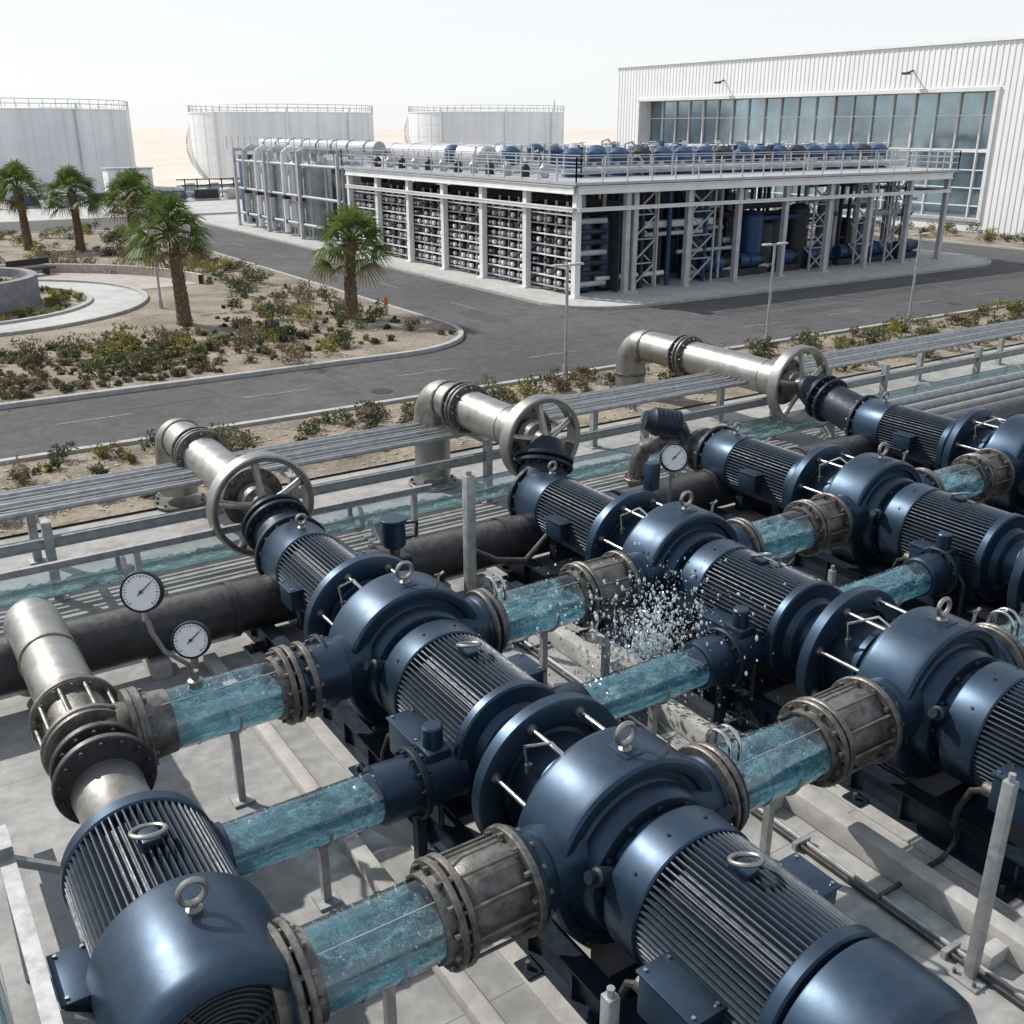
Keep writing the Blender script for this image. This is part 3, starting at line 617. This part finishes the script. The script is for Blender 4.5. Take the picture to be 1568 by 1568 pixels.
# ------------------------------------------------------------------ tanks
def tank(x,y,r,h):
    b=B(); n=96
    b.lathe((x,y,-.05),(0,0,1),[(0,r+.2),(.3,r+.2),(.3,r),(h,r),(h,r+.12),(h+.15,r+.12),(h+.15,r),(h+r*.035,0.01)],TANKM,n,False)
    for k in range(1,5): b.lathe((x,y,k*h/5),(0,0,1),[(0,r),(0,r+.03),(.06,r+.03),(.06,r)],TANKM,n,False)
    for i in range(24):
        a=2*pi*i/24; b.box((x+(r+.02)*math.cos(a),y+(r+.02)*math.sin(a),h/2),(.05,.1,h-.2),TANKM,a)
    for zz in(.55,1.1): b.torus((x,y,h+.1+zz),(0,0,1),r,.035,GALV,72,4)
    for i in range(60):
        a=2*pi*i/60; b.beam((x+r*math.cos(a),y+r*math.sin(a),h),(x+r*math.cos(a),y+r*math.sin(a),h+1.2),.06,.06,GALV)
    for i in range(40):
        a=-2.9-i*.03; zz=h*i/40; c,q=math.cos(a),math.sin(a)
        b.box((x+(r+.45)*c,y+(r+.45)*q,zz),(.8,.5,.06),GALV,a)
        b.beam((x+(r+.85)*c,y+(r+.85)*q,zz),(x+(r+.85)*c,y+(r+.85)*q,zz+1.1),.04,.04,GALV)
    for a in(-1.2,-1.9,-2.7): b.cyl((x+(r+.3)*math.cos(a),y+(r+.3)*math.sin(a),0),(x+(r+.3)*math.cos(a),y+(r+.3)*math.sin(a),h+.8),.18,TANKM,8)
    b.obj('storage_tank')
tank(23.7,159,15,10.1); tank(69.5,178,15.5,10.2); tank(113.8,182.5,15.4,10.6)
b=B(); x,y=30.5,128; b.box((x,y,1.9),(5,2.6,3.2),WHITEP,ch=.06); b.box((x,y,3.55),(5.3,2.9,.15),GREYP); b.box((x-1,y-1.33,1.7),(1,.05,2.2),GREYP); b.box((x+1,y-1.33,2),(1.2,.05,1),DARK); b.box((x,y,.15),(5.4,3,.3),KERB); b.obj('electrical_kiosk')
b=B()
for k in range(9): b.box((37+k*1.5,128,1.1),(.12,.12,2.2),DARK)
for zz in(.6,1.4,2.1): b.beam((36,128,zz),(50,128,zz),.12,.12,DARK)
for k in range(4): b.cyl((38+k*3,130,0),(38+k*3,130,1.6),.8,GREYP,16,ch=.1); b.cyl((38+k*3,130,1.2),(41+k*3,130,1.2),.2,GREYP,8)
b.obj('manifold_skid')
b=B()
for k in range(12):
    m=BLUEP if k%4==0 else (GREYP if k%3 else DARK); x,y=2+k*4,120+.4*k; b.box((x,y,.7),(2.8,1.3,1.0),m,ch=.05); b.cyl((x+1.2,y,.9),(x+3,y,.9),.18,GREYP,8); b.box((x,y,.1),(3,1.5,.2),KERB)
b.obj('equipment_row')
b=B(); b.cyl((150,210,0),(150,210,14),.2,GALV,6,r2=.1); b.obj('radio_mast')
# ------------------------------------------------------------------ filtration plant
b=B(); G=GREYP; W=WHITEP
H=5.2; X0,X1,Y0,Y1=30.2,59,40.3,66
done=set()
def col(x,y,h=H,w=.28,m=G):
    k=(round(x,1),round(y,1))
    if k in done: return
    done.add(k); b.box((x,y,.12+h/2),(w,w,h),m); b.box((x,y,.16),(w*1.7,w*1.7,.08),m)
ys=[Y0+(Y1-Y0)*k/6 for k in range(7)]; xs=[X0+(X1-X0)*k/8 for k in range(9)]
for y in ys: col(X0,y,m=W,w=.32); col(X1,y); col(X0+3.1,y)
for x in xs: col(x,Y0,m=W if x<32 else G); col(x,Y1); col(x,(Y0+Y1)/2)
for z,hh in((H,.4),(H-.9,.2)):
    b.ibeam((X0-.27,Y0-.1,z),(X0-.27,Y1,z),.2,hh,W,.05); b.ibeam((X1+.05,Y0,z),(X1+.05,Y1,z),.2,hh-.01,G,.05)
    b.ibeam((X0-.14,Y0-.26,z),(X1,Y0-.26,z),.2,hh-.02,W,.05); b.ibeam((X0,Y1+.2,z),(X1,Y1+.2,z),.2,hh-.03,G,.05)
b.box(((X0+X1)/2,(Y0+Y1)/2,H+.29),(X1-X0+.8,Y1-Y0+.8,.12),G)
for k in range(20):
    y=Y0+.6+k*1.3; b.beam((X0+.1,y,H-.02),(X1-.1,y,H-.02),.1,.22,G)
def rail(p,q,z,step=1.5):
    p=Vector(p);q=Vector(q);n=max(1,int((q-p).length/step))
    for zz in(.4,.75,1.1): b.beam((p.x,p.y,z+zz),(q.x,q.y,z+zz),.045,.045,G)
    for i in range(n+1):
        c=p+(q-p)*i/n; b.beam((c.x,c.y,z),(c.x,c.y,z+1.12),.055,.055,G)
zt=H+.35
e=.35
for pq in(((X0-e,Y0-e,0),(X1+e,Y0-e,0)),((X0-e,Y0-e,0),(X0-e,Y1+e,0)),((X1+e,Y0-e,0),(X1+e,Y1+e,0)),((X0-e,Y1+e,0),(X1+e,Y1+e,0)),((X0+2.6,Y0+3.2,0),(X1,Y0+3.2,0)),((X0+2.6,Y0+3.2,0),(X0+2.6,Y1,0))): rail(pq[0],pq[1],zt)
rr=random.Random(3)
for k in range(6):
    ya,yb=ys[k],ys[k+1]; n=4; w=(yb-ya-.6)/n
    for i in range(n):
        yc=ya+.3+w*(i+.5)
        b.box((X0+.35,yc-w/2+.03,2.4),(.1,.07,4.4),GREYP)
        for j in range(8):
            z=.6+j*.51
            b.cyl((X0+.3,yc,z),(X0+2.4,yc,z),.14,DARK if (i+j)%3 else GREYP,10)
            b.lathe((X0+.14,yc,z),(1,0,0),[(0,.07),(.03,.13),(.22,.13)],W if rr.random()<.35 else (G if rr.random()<.7 else DARK),10)
            b.box((X0+.22,yc+w*.33,z+.02),(.16,w*.18,.14),G if rr.random()<.6 else DARK)
    for j in range(8): b.beam((X0+.22,ya+.2,.4+j*.51),(X0+.22,yb-.2,.4+j*.51),.1,.07,W if j%2 else G)
    b.box((X0+2.8,(ya+yb)/2,2.4),(.1,yb-ya-.3,4.4),DARK)
b.box((45,58,2.4),(26,.2,4.4),DARK)  # dark back panel added so the plant interior reads as shaded
for k in range(26):
    x=33.9+k*.95; y=rr.choice([42.5,45,48,52]); r=rr.uniform(.3,.75); h=rr.uniform(2,4.4)
    b.lathe((x,y,.12),(0,0,1),[(0,r),(h-.3,r),(h-.1,r*.8),(h,r*.3)],rr.choice([BLUEP,DARK,GREYP,DARK,NAVY]),16)
for k in range(80):
    x=rr.uniform(32,58);y=rr.uniform(41,47);z=rr.uniform(.4,4.8);m=rr.choice([G,W,BLUEP,DARK,G])
    if k%2: b.cyl((x,y,.1),(x,y,4.9),rr.uniform(.05,.14),m,8)
    else: b.cyl((x,y,z),(min(58.5,x+rr.uniform(2,7)),y,z),rr.uniform(.06,.2),m,8)
for k in range(7):
    x=40+k*2.8; b.cyl((x,41.9,.9),(x+1.5,41.9,.9),.42,BLUEP,20,ch=.05); b.cyl((x+1.5,41.9,.9),(x+2.0,41.9,.9),.3,DARK,16); b.box((x+.9,41.9,.3),(2.2,.8,.4),DARK); b.torus((x+.7,41.9,.9),(1,0,0),.44,.04,BLUEP,20,5)
for x in(31.6,32.9): b.lathe((x,41.6,.12),(0,0,1),[(0,.3),(.2,.5),(3.5,.5),(3.8,.35),(3.9,.15)],NAVY,18); b.cyl((x,41.6,3.9),(x,41.6,4.9),.1,G,8)
for x in(34.2,38.2,47.6,51.5,54.4):
    for i in range(4):
        z=.2+i*1.22
        b.beam((x,40.9,z),(x+1.6,40.9,z+1.22),.06,.08,G); b.beam((x+1.6,41.3,z),(x,41.3,z+1.22),.06,.08,G)
        b.beam((x,40.98,z+1.2),(x+1.6,40.98,z+1.2),.06,.06,G)
    for dx in(0,1.6): b.beam((x+dx,40.85,.1),(x+dx,40.85,5.0),.09,.09,G)
for k in range(17):
    x=X0+3.4+k*1.55
    for yy in(Y0+5.0,Y0+11,Y0+17.5):
        if yy>Y0+6 and k%2: continue
        m=BLUEP if (k+int(yy))%4 else DARK
        b.lathe((x,yy,zt),(0,0,1),[(0,.6),(.08,.6),(.1,.52),(1.05,.52),(1.08,.57),(1.18,.57),(1.38,.35),(1.45,.14)],m,18)
        b.cyl((x+.75,yy,zt+.0),(x+.75,yy,zt+1.45),.07,G,8); b.torus((x+.75,yy,zt+1.5),(0,0,1),.2,.03,W,14,5)
        b.cyl((x,yy-.9,zt+.35),(x+1.5,yy-.9,zt+.35),.16,W,10); b.box((x+.7,yy-.9,zt+.55),(.2,.2,.3),G)
for k in range(130):
    x=rr.uniform(X0+3,X1-1);y=rr.uniform(Y0+3.8,Y0+20);h=rr.uniform(.4,1.6)
    if k%3==0: b.cyl((x,y,zt),(x,y,zt+h),rr.uniform(.04,.1),rr.choice([G,W,DARK]),6)
    elif k%3==1: b.box((x,y,zt+h/2),(rr.uniform(.2,.6),rr.uniform(.2,.5),h),rr.choice([G,W,DARK,BLUEP]))
    else: b.tube([(x,y,zt),(x,y,zt+h),(x+.5,y,zt+h+.1),(x+.8,y,zt+h-.2),(x+.8,y,zt)],.07,rr.choice([G,W]),6)
for yy in(Y0+4,Y0+4.5,Y0+9.5,Y0+15): b.cyl((X0+2,yy,zt+.3),(X1-1,yy,zt+.3),.14,G,10)
for k in range(12):
    y=Y0+4.5+k*1.75; b.lathe((X0+1.2,y,zt),(0,0,1),[(0,.25),(.5,.25),(.6,.15),(.75,.1)],DARK if k%2 else G,14); b.cyl((X0+.4,y,zt+.3),(X0+2.4,y,zt+.3),.08,G,8)
for x in(X0+3.8,X0+5.6): 
    b.lathe((x,Y1-12,zt+.75),(0,1,0),[(0,.2),(.15,.55),(.35,.68),(13,.68),(13.2,.55),(13.4,.2)],G,24)
    for k in range(5): b.box((x,Y1-11+k*2.8,zt+.2),(1.2,.25,.4),G); b.torus((x,Y1-11+k*2.8,zt+.75),(0,1,0),.7,.03,W,24,5)
for k in range(7):
    y=68.5+k*2.9
    for x in(31.2,34.2):
        if k<2: continue
        b.lathe((x,y,.6),(0,0,1),[(0,.3),(.15,.75),(.4,.95),(4.6,.95),(4.9,.7),(5.05,.3)],W if k%2 else G,24)
        for a in range(4): b.cyl((x+.7*math.cos(a*pi/2+.7),y+.7*math.sin(a*pi/2+.7),.1),(x+.7*math.cos(a*pi/2+.7),y+.7*math.sin(a*pi/2+.7),1.1),.07,G,6)
        b.tube([(x,y,5.5),(x,y,6.1),(x-.1,y,6.4),(x-.7,y,6.5),(x-1.2,y,6.2),(x-1.25,y,5.2),(x-1.25,y,.4)],.24,W if k%2 else G,12)
        b.torus((x,y,2.6),(0,0,1),.97,.04,G,20,4); b.box((x-1.25,y,3),(.5,.5,.3),DARK); b.box((x-1.25,y,1.2),(.4,.6,.25),BLUEP)
    b.cyl((30.3,y-1.2,.1),(30.3,y-1.2,6),.1,G,8)
b.box((33.5,69.5,2.7),(4,5,5.0),DARK,ch=.05); b.box((33.5,69.5,5.3),(4.4,5.4,.16),G)
for z in(1.2,3.2,5.4): b.cyl((29.9,66.5,z),(29.9,88,z),.1,G,10)
b.cyl((32.8,66.5,6.6),(32.8,89,6.6),.5,G,16)
for k in range(8): b.torus((32.8,68+k*2.8,6.6),(0,1,0),.55,.06,G,16,5)
for y in(67,74,81,88): col(29.8,y,6.2,.22); col(35.8,y,6.2,.22); b.beam((29.8,y,6.25),(35.8,y,6.25),.15,.25,G)
rail((29.6,66.5,0),(29.6,89,0),6.2); b.box((31.5,89.8,3),(1.2,.9,5.6),BLUEP,ch=.05)
b.obj('filtration_plant')
# ------------------------------------------------------------------ hall
b=B(); XF=78; ya,yb=12,97; h=14.2; wy0,wy1,wz0,wz1=50,93,.9,10.8
b.box((XF+31,(ya+yb)/2,h-.1),(61.2,yb-ya-.8,.2),WALLM)
b.box((XF+.15,(ya+wy0)/2,h/2),(.3,wy0-ya,h),WALLM); b.box((XF+.15,(wy1+yb)/2,h/2),(.3,yb-wy1,h),WALLM)
b.box((XF+.15,(wy0+wy1)/2,(wz1+h)/2),(.3,wy1-wy0,h-wz1),WALLM); b.box((XF+.15,(wy0+wy1)/2,wz0/2),(.3,wy1-wy0,wz0),WALLM)
b.box((XF+31.2,yb-.15,h/2),(61.6,.296,h-.01),WALLM); b.box((XF+31.2,ya+.15,h/2),(61.6,.296,h-.01),WALLM); b.box((XF+62.2,(ya+yb)/2,h/2),(.3,yb-ya-.7,h-.02),WALLM)
b.box((XF+.1,(ya+yb)/2,h+.12),(.6,yb-ya+.3,.24),WALLM)
k=ya+.25
while k<yb:
    if k<wy0-.4 or k>wy1+.4: b.box((XF-.02,k,h/2),(.04,.2,h),WALLM)
    else: b.box((XF-.02,k,(wz1+.3+h)/2),(.04,.2,h-wz1-.3),WALLM)
    k+=.5
for y in(wy0,wy1): b.box((XF+.7,y,(wz0+wz1)/2),(1.7,.3,wz1-wz0+.3),WHITEP)
b.box((XF+.7,(wy0+wy1)/2,wz1+.004),(1.74,wy1-wy0+.36,.3),WHITEP); b.box((XF+.7,(wy0+wy1)/2,wz0),(1.74,wy1-wy0,.2),GREYP)
n=20
gr=random.Random(9)
zs=[wz0+.1,1.9,3.3,4.7,6.2,8.9,wz1-.1]
for i in range(n):
    ya_=wy0+(wy1-wy0)*i/n; yb_=wy0+(wy1-wy0)*(i+1)/n
    for k in range(6):
        d=[gr.uniform(-.012,.012) for _ in range(3)]
        b.add([(XF+1.7+d[0],ya_,zs[k]),(XF+1.7+d[1],yb_,zs[k]),(XF+1.7+d[1]+d[2],yb_,zs[k+1]),(XF+1.7+d[0]+d[2],ya_,zs[k+1])],[(0,1,2,3)],WIN)
for i in range(n+1):
    y=wy0+(wy1-wy0)*i/n; b.box((XF+1.6,y,(wz0+wz1)/2),(.22,.09 if i%4 else .16,wz1-wz0),WHITEP)
for z in(1.9,3.3,4.7,6.2,8.9): b.box((XF+1.62,(wy0+wy1)/2,z),(.16,wy1-wy0,.08 if z!=6.2 else .26),WHITEP)
for y in(58,80): b.beam((XF-.8,y,12.2),(XF,y,12.4),.1,.1,DARK); b.box((XF-.9,y,12.15),(.4,.6,.18),DARK)
b.obj('industrial_hall')
# ------------------------------------------------------------------ palms
def palm(x,y,h,cr,seed):
    r=random.Random(seed); b=B(); n=int(h/.14); pts=[];rs=[]
    lx,ly=r.uniform(-.2,.2),r.uniform(-.2,.2)
    for k in range(n+1):
        t=k/n; pts.append((x+lx*t*t,y+ly*t*t,.05+h*t)); rs.append((.30-.10*t+.12*max(0,.12-t)*8*.3)*(1+.10*(k%2))+(.08 if t>.85 else 0))
    b.tube(pts,rs,TRUNK,14)
    for k in range(n*9):
        t=r.random(); a=r.uniform(0,2*pi); c=Vector((x+lx*t*t,y+ly*t*t,.1+h*t)); q=Vector((math.cos(a),math.sin(a),0)); rr=.27-.08*t+(.08 if t>.85 else 0)
        u=Vector((-q.y,q.x,0))*.06; b.add([c+q*rr-u,c+q*rr+u,c+q*(rr+.09)+Vector((0,0,.16))],[(0,1,2)],TRUNK)
    top=Vector((x+lx,y+ly,.05+h))
    NF=58
    for i in range(NF):
        t=i/NF; el=math.radians(84-118*t**.95+r.uniform(-10,10)); az=i*2.399+r.uniform(-.35,.35)
        d=Vector((math.cos(el)*math.cos(az),math.cos(el)*math.sin(az),math.sin(el)))
        L1=cr*r.uniform(.42,.68); sag=.12*L1
        m=DRYL if t>.93 else PALML
        base=top+Vector((0,0,-.15*t)); pe=base+d*L1+Vector((0,0,-sag))
        b.tube([base,base+d*L1*.5,pe],[.03,.022,.015],m,4)
        side=d.cross(Vector((0,0,1)))
        if side.length<.1: side=Vector((1,0,0))
        side.normalize(); 
        roll=r.uniform(-.9,.9); nrm=side.cross(d).normalized(); side=(side*math.cos(roll)+nrm*math.sin(roll)).normalized(); nrm=side.cross(d).normalized()
        M=15
        for j in range(M):
            a=math.radians(-78+156*j/(M-1)); bl=cr*.58*(1-.3*abs(a)/1.4)*r.uniform(.8,1.15)
            q=(d*math.cos(a)+side*math.sin(a)).normalized(); wv=(d*-math.sin(a)+side*math.cos(a)).normalized()*.034
            mid=pe+q*bl*.55+nrm*.02+Vector((0,0,-.03*bl)); tip=pe+q*bl+Vector((0,0,-.3*bl-r.uniform(0,.12)))
            b.add([pe-wv*.4,pe+wv*.4,mid+wv,mid-wv,tip],[(0,1,2,3),(3,2,4)],m)
    b.obj('palm_tree',sharp=0)
palm(12,43.8,3.9,1.9,1); palm(18.6,41.2,3.3,1.85,2); palm(11.3,77.6,4.1,2.0,3); palm(14.3,75.7,3.8,2.0,4); palm(16.9,71.5,3.6,2.0,5)
palm(19.2,80,3.6,1.9,6)
# ------------------------------------------------------------------ shrubs
def shrubs(name,items,seed):
    r=random.Random(seed); b=B(); mids=[b.mi(m) for m in SH]
    for (x,y,z,s,mi) in items:
        nl=int(100+200*s); hh=r.uniform(.8,1.35); subs=[(r.gauss(0,.3)*s,r.gauss(0,.3)*s,r.uniform(.15,.7)*s*hh,r.uniform(.25,.55)*s) for _ in range(7)]
        alt=r.choice([mi,mi,mi,0,3])
        for k in range(nl):
            sx,sy,sz,sr=r.choice(subs)
            d=Vector((r.gauss(0,1),r.gauss(0,1),r.gauss(0,1))).normalized()*sr*r.uniform(.5,1.1)
            c=Vector((x+sx+d.x,y+sy+d.y,max(z+.02,z+sz+d.z*.8)))
            u=Vector((r.gauss(0,1),r.gauss(0,1),r.gauss(0,.9)+.3)).normalized(); w=u.cross(Vector((r.gauss(0,1),r.gauss(0,1),r.gauss(0,1)))).normalized()
            l=r.uniform(.05,.11)*(.6+.5*s); o=len(b.v)
            b.v.extend([tuple(c-u*l),tuple(c+w*l*.35),tuple(c+u*l),tuple(c-w*l*.35)]); b.f.append((o,o+1,o+2,o+3)); b.m.append(mids[mi if r.random()<.8 else alt])
    b.obj(name,sharp=0)
r=random.Random(11)
it=[]
def mi_(): return r.choices([0,1,2,3,4],[6,4,5,4,.8])[0]
c=0
while c<400:
    x=r.uniform(-14,21);y=r.uniform(34,90)
    if math.hypot(x-4,y-54)<12.8: continue
    if x>20.3 or (x>17 and y<36.5): continue
    dens=noise.noise((x*.13,y*.13,1))
    if dens<-.12 and r.random()<.6: continue
    it.append((x,y,.1,r.uniform(.3,1.0),mi_())); c+=1
for k in range(480): it.append((r.uniform(-4,11),r.uniform(34,41.5),.08,r.uniform(.14,.32),r.choice([0,2,3,3,0,3]))) 
for k in range(240): it.append((r.uniform(6,20.5),r.uniform(35,60) if k%2 else r.uniform(35,44),.1,r.uniform(.12,.35),mi_()))
it=[q for q in it if math.hypot(q[0]-4,q[1]-54)>12.7]
for k in range(120):
    a=r.uniform(0,6.28); q=r.uniform(4.4,5.8); it.append((4+q*math.cos(a),54+q*math.sin(a),.12,r.uniform(.2,.35),r.choice([0,1,1])))
for k in range(20):
    a=r.uniform(0,6.28); q=r.uniform(0,3); it.append((4+q*math.cos(a),54+q*math.sin(a),1.1,r.uniform(.2,.4),0))
shrubs('desert_shrubs',it,5)
it=[]
for k in range(110): it.append((r.uniform(-2,22),r.uniform(22.8,26.9),.05,r.uniform(.15,.6),mi_()))
for k in range(210): it.append((r.uniform(22,70),r.uniform(22.4,26.8),.05,r.uniform(.25,.7),mi_()))
for k in range(110): it.append((r.uniform(69.5,76.5),r.uniform(25,95),.1,r.uniform(.4,.9),r.choice([0,1,2])))
shrubs('verge_shrubs',it,6)
b=B()
for k in range(1800):
    x,y=(r.uniform(-12,20),r.uniform(34,62)) if k%2 else (r.uniform(-2,50),r.uniform(22.2,27))
    if (x-4)**2+(y-54)**2<12.6**2: continue
    s=r.uniform(.02,.075); b.add([Vector((v.x*s*r.uniform(.8,1.3),v.y*s,v.z*s*.6))+Vector((x,y,.12 if k%2 else .06)) for v in iv],iff,STONE)
b.obj('scattered_stones')
b=B()
n=60; vs=[];fs=[]
for i in range(n+1):
    a=-.9+2.6*i/n; D=900
    cx,cy=math.sin(a),math.cos(a); hh=5+5*noise.noise((i*.25,0,2))+2*noise.noise((i*.9,1,2))
    vs+= [(cx*D,cy*D,-.5),(cx*(D+150),cy*(D+150),hh),(cx*(D+500),cy*(D+500),-.5)]
for i in range(n):
    for k in range(2): fs.append((3*i+k,3*i+3+k,3*i+4+k,3*i+1+k))
b.add(vs,fs,SAND); b.obj('distant_hills')
# ------------------------------------------------------------------ light
el=math.radians(41); az=Vector((-.46,.888)).normalized(); to=Vector((az.x*math.cos(el),az.y*math.cos(el),math.sin(el))).normalized()
sd=bpy.data.lights.new('sun','SUN'); sd.energy=4.7; sd.angle=math.radians(.7); sd.color=(1,.96,.9)
so=bpy.data.objects.new('sun',sd); so.rotation_euler=to.to_track_quat('Z','Y').to_euler(); sc.collection.objects.link(so)
w=bpy.data.worlds.new('World'); sc.world=w; w.use_nodes=True; nt=w.node_tree; L=nt.links
sky=nt.nodes.new('ShaderNodeTexSky'); sky.sky_type='NISHITA'; sky.sun_disc=False; sky.sun_elevation=el; sky.sun_rotation=math.atan2(to.x,to.y)
sky.air_density=1.0; sky.dust_density=1.0; sky.ozone_density=1.0
tc=nt.nodes.new('ShaderNodeTexCoord'); sx=nt.nodes.new('ShaderNodeSeparateXYZ'); L.new(tc.outputs['Generated'],sx.inputs[0])
mr=nt.nodes.new('ShaderNodeMapRange'); L.new(sx.outputs[2],mr.inputs[0]); mr.inputs[1].default_value=0; mr.inputs[2].default_value=.6; mr.inputs[3].default_value=.9; mr.inputs[4].default_value=.38
mx=nt.nodes.new('ShaderNodeMix'); mx.data_type='RGBA'; L.new(mr.outputs[0],mx.inputs[0]); L.new(sky.outputs[0],mx.inputs[6]); mx.inputs[7].default_value=(7.2,7.4,7.6,1)
bg=nt.nodes['Background']; bg.inputs[1].default_value=.135; L.new(mx.outputs[2],bg.inputs[0])
# ------------------------------------------------------------------ camera
cd=bpy.data.cameras.new('camera'); cd.lens=35.43; cd.sensor_width=36; cd.clip_end=8000; cd.clip_start=.1
co=bpy.data.objects.new('camera',cd); co.location=(0,0,8); co.rotation_euler=(math.radians(69.1),0,math.radians(-33.3)); sc.collection.objects.link(co); sc.camera=co
sc.view_settings.view_transform='Standard'; sc.view_settings.look='None'; sc.view_settings.exposure=0
print('faces',sum(len(o.data.polygons) for o in sc.objects if o.type=='MESH'))
